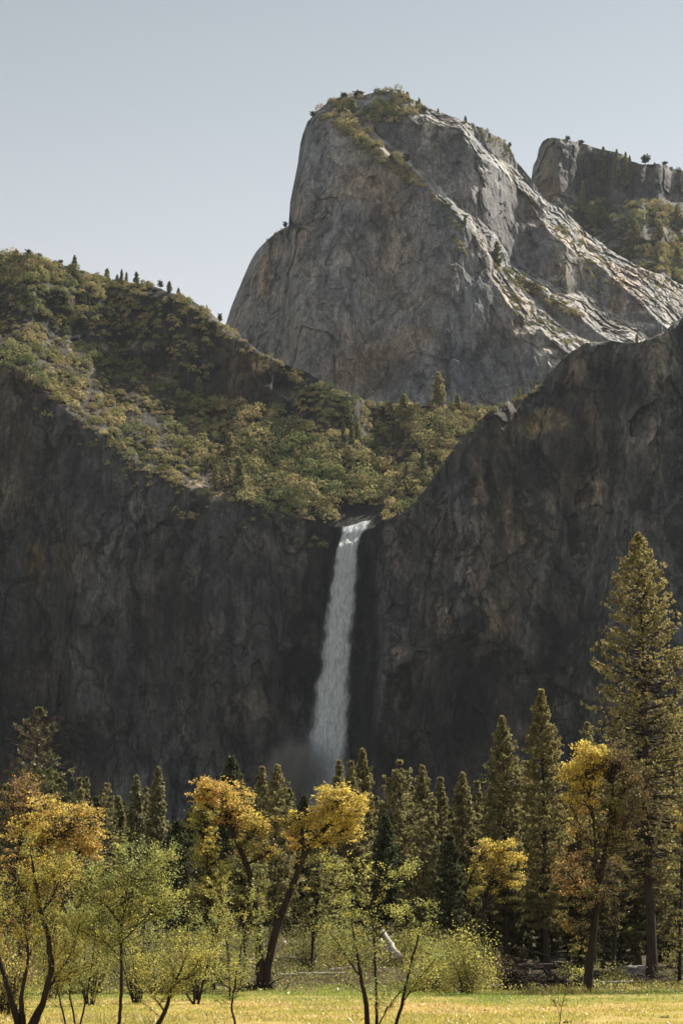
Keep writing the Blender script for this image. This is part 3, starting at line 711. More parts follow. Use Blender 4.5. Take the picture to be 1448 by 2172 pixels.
# ================================================================== waterfall
def waterfall():
    YF = float(at_sheet(sA, np.array([750.]), np.array([1126.]))[0][0, 1]) - 5
    print('fall at', YF)
    Vc = np.array([1108, 1118, 1132, 1150, 1200, 1300, 1400, 1500, 1600, 1700, 1790.])
    L = np.array([724, 722, 719, 715, 708, 697, 684, 673, 661, 650, 642.])
    R = np.array([790, 782, 772, 766, 757, 746, 738, 731, 725, 718, 712.])
    v = np.concatenate([np.linspace(1108, 1140, 18), np.linspace(1142, 1790, 330)])
    l = np.interp(v, Vc, L); r = np.interp(v, Vc, R)
    na = 44
    mb = MB()
    for layer, (sc, bulge, sd_, off) in enumerate(((1.0, 3.4, 3, 0.0), (1.28, 4.8, 9, -1.0))):
        s = np.linspace(0, 1, na)
        Vv, Ss = np.meshgrid(v, s, indexing='ij')
        mid = (l + r)[:, None] / 2; hw = (r - l)[:, None] / 2 * sc * np.interp(v, [1108, 1300, 1700], [1.0, 1.08, 1.25])[:, None]
        t3 = np.stack([Ss * 9, Vv / 34., Vv * 0 + layer * 7], -1)
        edge = np.abs(Ss * 2 - 1)
        wob = 3.2 * fbm(np.stack([Ss * 2, Vv / 60, Vv * 0 + layer], -1), (1, 1, 1), 3, sd_) * sstep(1120, 1250, Vv)
        U = mid + (Ss * 2 - 1) * hw + wob
        D = YF - bulge * np.sqrt(np.clip(1 - edge ** 2, 0, 1)) - 2.4 * fbm(t3, (1, 1, 1), 4, sd_ + 1, .6) - 1.3 * fbm(t3 * np.array([2.6, 3.6, 1]), (1, 1, 1), 3, sd_ + 3) + off
        D = D + np.clip((1128 - Vv) / 20., 0, 1) ** 1.3 * 9.5
        Vp = Vv + (9 - 15 * Ss) * np.clip((1150 - Vv) / 42., 0, 1) + 3 * fbm(np.stack([Ss * 7, Vv / 9., Vv * 0], -1), (1, 1, 1), 3, 91) * (Vv < 1150)
        p = P(U, Vp, D)
        fade = (1.15 - sstep(.5, 1.0, edge + .22 * fbm(np.stack([Ss * 5, Vv / 26., Vv * 0], -1), (1, 1, 1), 3, 77)) * 1.15) * (1 - .25 * sstep(1560, 1775, Vv))
        if layer == 1: fade = fade * .55 * sstep(1160, 1300, Vv)
        nr = na; i = np.arange(len(v) - 1)[:, None] * nr; j = np.arange(nr - 1)[None, :]
        q = np.stack([i + j, i + nr + j, i + nr + j + 1, i + j + 1], -1).reshape(-1, 4)
        c = np.repeat(fade.reshape(-1, 1), 3, 1)
        c[:, 1] = Ss.ravel(); c[:, 2] = (Vv.ravel() - 1100) / 700
        mb.add(p.reshape(-1, 3), q, None, c)
    m, nt, ns, ln = nodes('falling_water')
    at = N(ns, 'ShaderNodeAttribute', attribute_name='tint').outputs['Color']
    sp = N(ns, 'ShaderNodeSeparateColor'); ln.new(at, sp.inputs[0])
    tc = N(ns, 'ShaderNodeTexCoord').outputs['Object']
    n1 = mapped_noise(ns, ln, tc, (.55, .2, .045), 6, .62, .5)
    n2 = mapped_noise(ns, ln, tc, (1.1, .4, .22), 5, .7, .3)
    ad = N(ns, 'ShaderNodeMath', operation='ADD'); ln.new(n1, ad.inputs[0]); ln.new(n2, ad.inputs[1])
    sm = N(ns, 'ShaderNodeMapRange'); sm.inputs['From Min'].default_value = .66; sm.inputs['From Max'].default_value = 1.2
    sm.inputs['To Min'].default_value = .6; sm.inputs['To Max'].default_value = 1.5
    ln.new(ad.outputs[0], sm.inputs['Value'])
    al = N(ns, 'ShaderNodeMath', operation='MULTIPLY', use_clamp=True); ln.new(sm.outputs[0], al.inputs[0]); ln.new(sp.outputs[0], al.inputs[1])
    cr = ramp(ns, [(.36, (.76, .82, .86)), (.58, (.95, .98, 1.0))]); ln.new(n2, cr.inputs[0])
    d = N(ns, 'ShaderNodeBsdfDiffuse'); ln.new(cr.outputs[0], d.inputs['Color'])
    t = N(ns, 'ShaderNodeBsdfTranslucent'); ln.new(cr.outputs[0], t.inputs['Color'])
    mx = N(ns, 'ShaderNodeMixShader'); mx.inputs[0].default_value = .35; ln.new(d.outputs[0], mx.inputs[1]); ln.new(t.outputs[0], mx.inputs[2])
    tr = N(ns, 'ShaderNodeBsdfTransparent')
    m2 = N(ns, 'ShaderNodeMixShader'); ln.new(al.outputs[0], m2.inputs[0]); ln.new(tr.outputs[0], m2.inputs[1]); ln.new(mx.outputs[0], m2.inputs[2])
    bp = N(ns, 'ShaderNodeBump'); bp.inputs['Distance'].default_value = 1.5; bp.inputs['Strength'].default_value = 1; ln.new(ad.outputs[0], bp.inputs['Height'])
    ln.new(bp.outputs[0], d.inputs['Normal'])
    o = N(ns, 'ShaderNodeOutputMaterial'); ln.new(m2.outputs[0], o.inputs['Surface'])
    ob = mb.build('waterfall', m, None, True)
    tag(ob, 'tall white waterfall dropping from the cliff notch', 'waterfall', kind='structure')
waterfall()
def mist(name, u, v, d, ru, rv, rd, dens, col, tilt, label):
    me = bpy.data.meshes.new(name)
    import bmesh
    bm = bmesh.new(); bmesh.ops.create_icosphere(bm, subdivisions=3, radius=1.0); bm.to_mesh(me); bm.free()
    o = bpy.data.objects.new(name, me); COL.objects.link(o)
    c = P(u, v, d); k = d / F
    o.location = [float(a) for a in c]; o.scale = (ru * k, rd, rv * k); o.rotation_euler = (0, tilt, 0)
    m, nt, ns, ln = nodes(name + '_volume')
    tc = N(ns, 'ShaderNodeTexCoord').outputs['Object']
    le = N(ns, 'ShaderNodeVectorMath', operation='LENGTH'); ln.new(tc, le.inputs[0])
    f = N(ns, 'ShaderNodeMapRange', interpolation_type='SMOOTHSTEP'); f.inputs['From Min'].default_value = 1.0; f.inputs['From Max'].default_value = .1
    ln.new(le.outputs['Value'], f.inputs['Value'])
    n1 = mapped_noise(ns, ln, tc, (1.7, 1.7, 1.3), 4, .6, .6)
    nr = N(ns, 'ShaderNodeMapRange'); nr.inputs['From Min'].default_value = .35; nr.inputs['From Max'].default_value = .7; nr.inputs['To Max'].default_value = dens
    ln.new(n1, nr.inputs['Value'])
    mu = N(ns, 'ShaderNodeMath', operation='MULTIPLY'); ln.new(nr.outputs[0], mu.inputs[0]); ln.new(f.outputs[0], mu.inputs[1])
    pv = N(ns, 'ShaderNodeVolumePrincipled'); pv.inputs['Color'].default_value = (*col, 1); pv.inputs['Anisotropy'].default_value = .3
    ln.new(mu.outputs[0], pv.inputs['Density'])
    ou = N(ns, 'ShaderNodeOutputMaterial'); ln.new(pv.outputs[0], ou.inputs['Volume'])
    me.materials.append(m)
    tag(o, label, 'mist', kind='stuff')
mist('mist', 676, 1650, 1300, 56, 120, 10, .22, (.86, .9, .95), -.12, 'pale blue mist around the lower end of the waterfall')
mist('spray', 612, 1640, 1296, 74, 90, 11, .75, (1.0, .93, .86), .45, 'warm drifting spray plume left of the waterfall foot')

# ================================================================== air
def haze():
    import bmesh
    me = bpy.data.meshes.new('haze'); bm = bmesh.new(); bmesh.ops.create_cube(bm, size=1.0); bm.to_mesh(me); bm.free()
    o = bpy.data.objects.new('haze', me); COL.objects.link(o)
    x0, x1, y0, y1, z0, z1 = -1500, 1500, -90, 2900, -1.6, 1110
    o.location = ((x0 + x1) / 2, (y0 + y1) / 2, (z0 + z1) / 2); o.scale = (x1 - x0, y1 - y0, z1 - z0)
    m, nt, ns, ln = nodes('haze_air')
    pv = N(ns, 'ShaderNodeVolumePrincipled'); pv.inputs['Color'].default_value = (.84, .92, 1, 1)
    pv.inputs['Density'].default_value = HAZE; pv.inputs['Anisotropy'].default_value = .25
    ou = N(ns, 'ShaderNodeOutputMaterial'); ln.new(pv.outputs[0], ou.inputs['Volume'])
    me.materials.append(m); tag(o, 'thin pale haze filling the valley air', 'haze', kind='stuff')
HAZE = .000014
haze()
scene.cycles.volume_bounces = 0
scene.cycles.max_bounces = 6; scene.cycles.transparent_max_bounces = 12
scene.cycles.use_denoising = True
# ================================================================== trees
def unit_perp(d):
    up = np.array([0., 0., 1.]); a = np.cross(d, up)
    if np.linalg.norm(a) < 1e-3: a = np.array([1., 0, 0])
    return norm(a)
GOLDEN_ANGLE = 2.39996
def conifer(seed, h, rmax, cb=.18, tau=.46, shape=.8, nbr=170, tufts=10, blades=9, bl=.42, bw=.13, green=(.13, .122, .052), tip=(.27, .225, .095), droop=.12, ragged=.25, trunk_r=None, bare=0.0, dens=1.0, dead_top=0.0, trunk_tint=(1, 1, 1), gaps=()):
    """-> trunk MB, crown MB, base at the origin"""
    rng = np.random.default_rng(seed)
    tr, cr = MB(), MB()
    trunk_r = trunk_r or h * .0115
    zz = np.linspace(0, h, 16)
    px = h * .004 * np.cumsum(rng.normal(size=16)) * .4; py = h * .004 * np.cumsum(rng.normal(size=16)) * .4
    px -= px[0]; py -= py[0]
    rad = trunk_r * (1 - zz / h) ** .85 + .015; rad[0] *= 1.45; rad[1] *= 1.06
    pts = np.stack([px, py, zz], 1); pts[0, 2] = -.4
    tube(tr, pts, rad, 8, trunk_tint)
    ax = lambda z: np.array([np.interp(z, zz, px), np.interp(z, zz, py), z])
    cs, ds, cc = [], [], []
    nl = max(8, int(nbr / 5.5)); lv = np.sort(rng.random(nl) * .35 + np.arange(nl)) / nl      # whorls
    ts = cb + (1 - cb) * np.clip(np.repeat(lv, 6) + rng.normal(size=nl * 6) * .0035, 0, .995)
    nbr = nl * 6; big = np.repeat(rng.uniform(.78, 1.15, nl), 6)
    for i, t in enumerate(ts):
        x = (t - cb) / (1 - cb)
        prof = (1 - math.exp(-(1 - x) / tau)) * min(1.0, .6 + x / .15 * .4) * (1 - .12 * (1 - x))
        if any(a < x < b for a, b in gaps): continue
        L = rmax * prof * big[i] * rng.uniform(1 - ragged * 1.3, 1 + ragged * .6) + .04
        az = i * GOLDEN_ANGLE + rng.normal() * .5
        el = -droop * 1.6 + .75 * x ** 1.5 + rng.normal() * .12
        d = np.array([cos(az) * cos(el), sin(az) * cos(el), sin(el)])
        p0 = ax(t * h)
        n = 5; s = np.linspace(0, 1, n)
        bp = p0 + d * (s * L)[:, None]; bp[:, 2] += L * (.22 * s ** 2.2 - droop * .5 * s)
        r0 = max(.012, min(.075, L * .013)) * (h / 40 + .35)
        is_dead = x > 1 - dead_top
        tube(tr, bp, r0 * (1 - .85 * s), 4, (2.2, 2.0, 1.8) if is_dead else (1, 1, 1), cap=False)
        side = unit_perp(d)
        nt = int(max(3, tufts * (.35 + .65 * prof) * dens))
        if is_dead:
            for k in range(7):                                  # bare flat sprays
                s0 = rng.uniform(.25, 1); q0 = p0 + d * s0 * L + np.array([0, 0, L * (.22 * s0 ** 2.2 - droop * .5 * s0)])
                dd = norm(d + side * rng.choice([-1, 1]) * rng.uniform(.5, 1.2) + rng.normal(size=3) * .12)
                tube(tr, np.stack([q0, q0 + dd * L * .22, q0 + dd * L * .4 + np.array([0, 0, .05])]), np.array([.035, .022, .008]), 3, (2.4, 2.2, 1.9), cap=False)
            if rng.random() < .55: continue
            nt = max(2, nt // 4)
        s = bare + (1 - bare) * rng.random(nt) ** .6
        s[0] = 1.0
        lat = rng.normal(size=nt) * .17 * L * (1.15 - .6 * s)
        c = p0 + d * (s * L)[:, None] + side * lat[:, None]
        c[:, 2] += L * (.22 * s ** 2.2 - droop * .5 * s) + rng.normal(size=nt) * .07 * (1 + .05 * L)
        cs.append(c); ds.append(np.tile(norm(d + np.array([0, 0, .55])), (nt, 1)))
        k = rng.random(nt)[:, None]
        cc.append((np.array(green) * (1 - k) + np.array(tip) * k) * rng.uniform(.8, 1.2))
    c = np.concatenate(cs); d = np.concatenate(ds); col = np.concatenate(cc)
    idx = np.repeat(np.arange(len(c)), blades)
    dd = norm(d[idx] * .55 + rdir(rng, len(idx)))
    ln_ = bl * rng.uniform(.6, 1.25, len(idx))
    cen = c[idx] + dd * (ln_ * .5)[:, None]
    nr = norm(np.cross(dd, rdir(rng, len(idx))))
    cards(cr, cen, nr, ln_, bw / bl * 2.0, rng, col[idx] * rng.uniform(.75, 1.3, (len(idx), 1)), tangent=dd)
    return tr, cr
def place_conifer(name, tc, loc, label, cat, group=None, rotz=0, sc=(1, 1, 1)):
    e = empty(name, loc, label, cat, group); e.rotation_euler = (0, 0, rotz); e.scale = sc
    tc[0].build('trunk', M_bark, e, True); tc[1].build('crown', M_needle, e)
    return e
def copy_tree(src, loc, label, rotz, sc, group=None):
    r = src.copy(); COL.objects.link(r); r.location = [float(a) for a in loc]; r.rotation_euler = (0, 0, rotz); r.scale = sc
    r['label'] = label
    if group: r['group'] = group
    elif 'group' in r: del r['group']
    for ch in list(src.children):
        c = ch.copy(); COL.objects.link(c); c.parent = r
    return r
def base(u, d):
    """a ground point at view distance d under photo column u"""
    x = float(P(u, 2060, d)[0]); return np.array([x, d, float(gz(x, d))])
def hgt(u, v, d, b): return float(P(u, v, d)[2] - b[2])

# --- the pines one can tell apart: (u, v of the tip, distance, half width px, style, label)
PINE = dict(shape=.85, nbr=210, tufts=17, blades=9)
def pine(u, v, d, hw, label, seed, name='pine_tree', cat='pine tree', **kw):
    b = base(u, d); h = hgt(u, v, d, b); r = hw * 1.45 * d / F
    k = d / 215.
    a = dict(PINE); a.update(bl=.27 * k, bw=.085 * k); a.update(kw); a.setdefault('bare', .22); a['tip'] = tuple(np.array(a.get('tip', (.27, .225, .095))) * (1.22, 1.25, 1.5));
    return place_conifer(name, conifer(seed, h, r, **a), b, label, cat)
pine(1381, 1133, 212, 124, 'giant pine towering at the right edge with a long dark trunk', 1, cb=.22, tau=.42, bare=.42, nbr=500, tufts=17, blades=9, shape=.78, trunk_r=.56, tip=(.30, .245, .095), green=(.16, .14, .055))
pine(1160, 1460, 226, 58, 'tall slim pine beside the leaning yellow tree, second tallest of all', 2, cb=.18, nbr=330, tufts=18, shape=.62, trunk_r=.36, tip=(.28, .23, .09), green=(.14, .13, .05))
pine(1078, 1519, 236, 54, 'tall pine with bare lower trunk standing over the small yellow tree', 3, cb=.22, nbr=320, tufts=18, shape=.62, trunk_r=.34, tip=(.25, .215, .085))
pine(985, 1640, 250, 38, 'slender grey green pine left of the tall pine with bare trunk', 4, cb=.15, shape=.7)
pine(1017, 1652, 262, 24, 'narrow pine squeezed between two larger pines, its tip just showing', 5, shape=.6, nbr=130)
pine(936, 1645, 268, 27, 'narrow pine right of the taller spire in the middle of the wood', 6, shape=.6, nbr=140)
pine(900, 1622, 262, 34, 'pointed pine spire next to the ragged broken topped pine', 7, shape=.68, nbr=190)
pine(850, 1612, 255, 42, 'ragged pine with a separate tuft of foliage above a bare gap', 8, tau=.26, nbr=170, gaps=((.885, .955),), ragged=.4, droop=.02)
pine(898, 1738, 228, 40, 'nearer pine with a thin pale trunk showing through an open crown', 9, cb=.2, nbr=130, tufts=8, shape=.7)
pine(820, 1728, 232, 30, 'small dark green cedar with a smooth pointed crown', 10, name='cedar_tree', cat='cedar tree', shape=.75, green=(.05, .062, .03), tip=(.085, .095, .042), nbr=220, tufts=12)
pine(768, 1588, 246, 36, 'tallest pine just right of the waterfall foot', 11, shape=.58, nbr=230)
pine(745, 1616, 242, 34, 'middle pine of the three right of the waterfall foot', 12, shape=.62, nbr=200)
pine(717, 1612, 252, 28, 'left hand pine of the three, in front of the falling water', 13, shape=.62, nbr=160)
pine(585, 1625, 214, 50, 'bushy dark pine left of the waterfall behind the forked oak', 14, shape=.55, nbr=260, tufts=12)
pine(551, 1624, 236, 28, 'narrow pine touching the bushy dark pine on its left', 15, shape=.6, nbr=150)
pine(484, 1604, 262, 44, 'dull dark fir rising behind the orange oak crown', 16, name='fir_tree', cat='fir tree', shape=.7, nbr=210, green=(.055, .06, .03), tip=(.09, .09, .042))
pine(508, 1640, 268, 34, 'small dull fir to the right of the one behind the orange crown', 17, name='fir_tree', cat='fir tree', shape=.7, nbr=150, green=(.06, .062, .03), tip=(.10, .096, .045))
pine(640, 1688, 240, 30, 'low dark cedar in the gap below the waterfall foot', 18, name='cedar_tree', cat='cedar tree', shape=.7, green=(.05, .058, .03), tip=(.08, .085, .04))
pine(326, 1626, 236, 27, 'tallest of the sunlit silver spires left of the orange oak', 19, shape=.55, nbr=190, tip=(.25, .225, .11))
pine(282, 1646, 240, 28, 'silver green spire left of the tallest spire', 20, shape=.6, nbr=180, tip=(.24, .22, .11))
pine(302, 1668, 252, 20, 'short spire half hidden between two silver green spires', 21, shape=.6, nbr=110)
pine(216, 1658, 224, 36, 'open layered fir with a visible trunk right of the golden crown', 22, name='fir_tree', cat='fir tree', shape=.75, nbr=120, tufts=9, droop=.25, trunk_r=.28)
pine(158, 1643, 262, 20, 'left spire of a close pair behind the golden crown', 23, shape=.5, nbr=110)
pine(173, 1646, 266, 24, 'right spire of a close pair behind the golden crown', 24, shape=.5, nbr=120)
pine(62, 1500, 190, 82, 'old cedar at the left edge with a dead grey flat branched top', 25, name='cedar_tree', cat='cedar tree', shape=.62, nbr=210, tufts=14, droop=.08, dead_top=.36, ragged=.35, cb=.2, green=(.08, .085, .04), tip=(.16, .145, .065), trunk_r=.4, tau=.4, bl=.34, bw=.10)
pine(1256, 1530, 248, 46, 'rounded grey green pine behind the bright yellow crown', 26, shape=.55, nbr=190)
pine(1352, 1590, 236, 60, 'second pine trunk left of the giant pine, its crown merged', 27, cb=.3, nbr=190, trunk_r=.42, shape=.5)
pine(1440, 1480, 232, 70, 'pine cut by the right edge of the photo, behind the giant one', 28, cb=.12, nbr=280, shape=.6)
pine(1606, 1330, 164, 120, 'pine beyond the right edge whose shadow lies across the green grass', 40, cb=.3, nbr=200, tufts=12)
pine(244, 1690, 246, 30, 'small spire just right of the open layered fir', 41, tip=(.22, .20, .095))
pine(612, 1672, 250, 26, 'thin spire between the bushy dark pine and the falling water', 42, tip=(.2, .18, .08))
pine(800, 1690, 258, 26, 'short spire right of the tallest pine by the waterfall foot', 43)
pine(875, 1668, 270, 24, 'thin spire filling the gap between ragged pine and pointed spire', 44)
pine(1048, 1668, 258, 30, 'low spire under the left side of the tall bare trunked pine', 45)
pine(404, 1712, 250, 34, 'dark spire just above the narrow yellow green column', 46, green=(.07, .075, .035), tip=(.14, .13, .06))
pine(1125, 1610, 262, 38, 'pine filling the gap between the two tall slim pines', 29, nbr=170, shape=.6)
pine(372, 1742, 206, 50, 'short dark fir in the shade left of the yellow column', 30, name='fir_tree', cat='fir tree', shape=.6, nbr=210, green=(.05, .056, .028), tip=(.085, .085, .04))
pine(1205, 1720, 250, 52, 'wide pine in half shade below the bright yellow crown', 31, nbr=200, shape=.55)
pine(958, 1770, 224, 34, 'small pine with dark round crown beside the open pine', 32, nbr=130, shape=.5, green=(.05, .06, .03), tip=(.09, .09, .04))
pine(690, 1760, 222, 44, 'shaded pine behind the right stem of the forked oak', 33, nbr=180, shape=.55, green=(.055, .06, .03))
pine(112, 1640, 212, 52, 'dark fir behind the rust brown crown at the left', 34, name='fir_tree', cat='fir tree', shape=.6, nbr=210, green=(.05, .056, .028), tip=(.09, .086, .04))

# --- the crowd of conifers further back in the shade
protos = []
for k in range(5):
    b0 = np.array([0, 0, 0.])
    tc = conifer(200 + k, 30, 4.4 + .4 * k, cb=.03, tau=.5, shape=.62 + .06 * k, nbr=170, tufts=13, blades=7, bl=.48, bw=.17, green=(.06, .062, .03), tip=(.12, .11, .05))
    protos.append(tc)
rngf = np.random.default_rng(5)
first = {}
back_trees = [(u + rngf.uniform(-16, 16), rngf.uniform(262, 330), 0) for u in np.arange(-10, 1470, 26)]
back_trees += [(u + rngf.uniform(-20, 20), rngf.uniform(340, 440), 1) for u in np.arange(-20, 1480, 24)]
back_trees += [(u + rngf.uniform(-12, 12), rngf.uniform(226, 256), 2) for u in (20, 120, 190, 250, 350, 410, 450, 520, 620, 665, 800, 870, 920, 1000, 1040, 1100, 1140, 1230, 1290, 1320, 1410)]
tops = lerp_line([(-20, 1660), (100, 1670), (200, 1685), (300, 1690), (345, 1730), (400, 1735), (450, 1680), (560, 1680), (640, 1735), (700, 1700), (780, 1690), (810, 1760), (860, 1700), (1000, 1690), (1100, 1640), (1200, 1660), (1260, 1620), (1340, 1580), (1480, 1560)])
BACK = 'dark conifer crowded in the shaded wood behind the front rank of trees'
for i, (u, d, row) in enumerate(back_trees):
    b = base(u, d); v = tops(u) + (rngf.uniform(0, 46) if row == 0 else rngf.uniform(0, 50) if row == 1 else rngf.uniform(60, 130))
    h = max(8, hgt(u, v, d, b)); s = h / 30.
    k = int(rngf.integers(0, 5)); sc = (s * rngf.uniform(1.0, 1.35),) * 2 + (s,)
    rz = rngf.uniform(0, 6.28)
    if k not in first:
        e = place_conifer('conifer_tree', protos[k], b, BACK, 'conifer', 'conifers crowded in the shaded wood', rz, sc); first[k] = e
    else:
        copy_tree(first[k], b, BACK, rz, sc, 'conifers crowded in the shaded wood')

# --- little conifers on the slopes, ridges and peaks
far_protos = []
for k in range(3):
    far_protos.append(conifer(300 + k, 18, 3.6 + .5 * k, cb=.10, tau=.5, shape=.85, nbr=90, tufts=9, blades=6, bl=.9, bw=.34, green=((.08, .09, .05), (.17, .165, .085), (.11, .12, .06))[k], tip=((.15, .155, .08), (.31, .275, .14), (.21, .20, .10))[k], trunk_r=.22))
far_protos.append(conifer(310, 16, 4.2, cb=.45, tau=.10, shape=.45, nbr=46, tufts=8, blades=6, bl=1.1, bw=.4, green=(.05, .054, .032), tip=(.08, .075, .04), droop=0, trunk_r=.3, ragged=.4))   # umbrella topped
far_first = {}
def _dbg(*a): pass
def far_tree(sheet, u, v, hpx, label, k=None, wide=1.0):
    """foot at photo (u, v) on the rock mass"""
    p, n, t = at_sheet(sheet, np.array([float(u)]), np.array([float(v)]))
    p = p[0] - np.array([0, 0, .8])
    h = hpx * (1.35 if sheet is sA and v > 700 else .92 if k == 3 else 1.15) * p[1] / F; wide *= 1.35; k = (int(u * 7 + v) % 3) if k is None else k
    s = h / (16. if k == 3 else 18.)
    sc = (s * wide, s * wide, s); rz = (u * 1.7) % 6.28
    if k not in far_first:
        far_first[k] = place_conifer('mountain_pine', far_protos[k], p, label, 'pine tree', None, rz, sc)
    else: copy_tree(far_first[k], p, label, rz, sc)
for a in [
    (sA, 158, 571, 31, 'dark spiky conifer standing alone on the left ridge skyline', 0, .8),
    (sA, 62, 548, 24, 'flat topped pine on the highest hump of the left ridge', 3),
    (sA, 84, 552, 20, 'second flat topped pine just right of the ridge hump', 3),
    (sA, 36, 548, 20, 'shaggy pine at the left end of the ridge skyline', 1, 1.3),
    (sA, 128, 566, 18, 'round headed pine left of the lone spiky conifer', 3, 1.2),
    (sA, 227, 592, 24, 'small pine first of the skyline group on the sloping ridge', 1),
    (sA, 249, 598, 16, 'shortest pine of the skyline group on the sloping ridge', 2),
    (sA, 257, 600, 30, 'tallest of the thin skyline pines on the sloping ridge', 0, .6),
    (sA, 268, 601, 25, 'thin pine touching the tallest skyline pine', 1, .6),
    (sA, 288, 604, 29, 'triangular pine at the right of the skyline group', 2, .9),
    (sA, 313, 609, 15, 'stubby dark pine between the skyline group and the wind shaped pine', 1),
    (sA, 340, 613, 22, 'wind shaped umbrella pine on the sloping ridge', 3),
    (sA, 360, 618, 24, 'pine right of the umbrella pine on the sloping ridge', 2),
    (sA, 379, 625, 16, 'last small pine before the ridge drops steeply', 1),
    (sA, 439, 662, 18, 'thin dead looking pine on the steep end of the ridge', 0, .45),
    (sA, 466, 686, 24, 'umbrella pine against the base of the granite dome', 3, .8),
    (sA, 421, 842, 36, 'lone sunlit conifer at the upper edge of the brushy slope', 1, .9),
    (sA, 488, 974, 46, 'pyramid shaped conifer among the round oaks left of centre', 1),
    (sA, 578, 975, 36, 'left one of two thin conifers above the oak thicket', 0, .55),
    (sA, 590, 978, 44, 'right one of two thin conifers above the oak thicket', 2, .55),
    (sA, 505, 1046, 60, 'dark conifer at the cliff edge left of the oak thicket', 2, .7),
    (sA, 458, 1040, 44, 'small conifer among pale ledges at the cliff edge', 1, .7),
    (sA, 728, 948, 42, 'thin conifer in the middle of the hanging valley', 0, .55),
    (sA, 745, 952, 40, 'conifer beside the thin one in the middle of the valley', 2, .7),
    (sA, 757, 930, 30, 'small conifer above the middle of the valley brush', 1),
    (sA, 742, 896, 24, 'little conifer at the top edge of the valley brush', 1, .9),
    (sA, 843, 938, 36, 'conifer on the right side of the hanging valley', 2, .9),
    (sA, 898, 1018, 56, 'tall thin conifer next to the right cliff edge', 0, .55),
    (sA, 862, 1046, 50, 'conifer low in the valley near the right cliff', 2, .6),
    (sA, 942, 942, 38, 'conifer close under the right cliff rim', 1, .8),
    (sA, 858, 902, 54, 'pale conifer at the left of the upper oak clump', 1, .9),
    (sA, 930, 864, 62, 'large pyramid conifer standing in front of the dark dome foot', 1, .85),
    (sA, 970, 872, 30, 'small conifer right of the large pyramid conifer', 1),
    (sA, 18, 640, 34, 'conifer at the far left on the upper slope', 2, .9),
    (sD, 664, 250, 18, 'bent pine on the left shoulder of the dome top', 3, 1.2),
    (sD, 731, 209, 16, 'flat low pine on the left part of the dome top', 3, 1.5),
    (sD, 760, 209, 20, 'broad arch shaped pine on the dome skyline', 3, 1.9),
    (sD, 795, 196, 8, 'tiny spiky pine on the highest point of the dome', 0, 1.4),
    (sD, 846, 200, 12, 'small pine right of the summit on the dome skyline', 3, 1.1),
    (sD, 864, 206, 14, 'dark round pine where the dome skyline starts to fall', 1, 1.3),
    (sD, 888, 220, 14, 'thin pine lower on the falling dome skyline', 0, .9),
    (sD, 929, 238, 10, 'tiny pine on the bright upper slabs of the dome', 0, .9),
    (sD, 987, 260, 16, 'lone small pine halfway down the dome skyline', 0, .9),
    (sD, 1080, 315, 16, 'leaning pine above the rounded step of the skyline', 3, .8),
    (sD, 605, 486, 19, 'lone pine on the notch of the left dome shoulder', 3, .9),
    (sD, 745, 240, 34, 'pale bushy pine on the brushy crown of the dome', 1, 1.3),
    (sD, 832, 350, 26, 'round brown pine on the diagonal ledge of the dome', 1, 1.5),
    (sD, 858, 348, 24, 'round olive pine right of the brown one on the ledge', 3, 1.4),
    (sD, 1053, 566, 54, 'dark conifer in the cleft beside the bright ridge', 2, .8),
    (sD, 985, 480, 22, 'small conifer on the bright rock ridge', 0, .8),
    (sE, 1204, 300, 14, 'round bush pine on the far peak skyline', 3, 1.3),
    (sE, 1233, 308, 14, 'second round bush pine on the far peak skyline', 3, 1.5),
    (sE, 1281, 420, 108, 'tall thin pine in front of the far cliff', 0, .34),
    (sE, 1309, 405, 88, 'tall pine in the middle of the far trio', 2, .34),
    (sE, 1328, 402, 80, 'bushy right hand pine of the far trio', 1, .34),
    (sE, 1337, 400, 70, 'lower pine leaning on the right of the far trio', 2, .34),
    (sE, 1368, 352, 26, 'dark umbrella pine alone on the far skyline', 3, 1.25),
    (sE, 1387, 352, 9, 'tiny bush pine right of the lone umbrella pine', 1, 1.3),
    (sE, 1410, 352, 12, 'low wide pine near the right end of the skyline', 3, 1.8),
    (sE, 1236, 446, 62, 'narrow pine above the bright slabs', 1, .4),
    (sE, 1256, 410, 40, 'leafy pine branching left of the far trio', 1, .6),
    (sE, 1255, 484, 58, 'full pine at the edge of the bright slabs', 1, .9),
    (sE, 1282, 484, 46, 'pine right of the full pine by the bright slabs', 2, .9),
    (sE, 1344, 530, 66, 'dark narrow pine on the brushy far slope', 2, .65),
    (sE, 1352, 520, 50, 'paler pine touching the dark narrow pine', 1, .7),
    (sE, 1399, 508, 40, 'pine among rocks on the far slope', 1, .9),
    (sE, 1437, 480, 46, 'pale conifer near the right frame edge on the far slope', 1, .8),
    (sE, 1438, 566, 42, 'sunlit conifer at the right edge below the far slope', 1, 1.0),
    (sE, 1392, 560, 30, 'small conifer beside round oaks on the far slope', 2, .9),
    (sB, 1350, 726, 20, 'little pine standing on the right cliff rim', 1, .8),
    (sB, 1100, 842, 24, 'reddish brown small tree on the sloping cliff rim', 1, .7),
]: far_tree(*a)
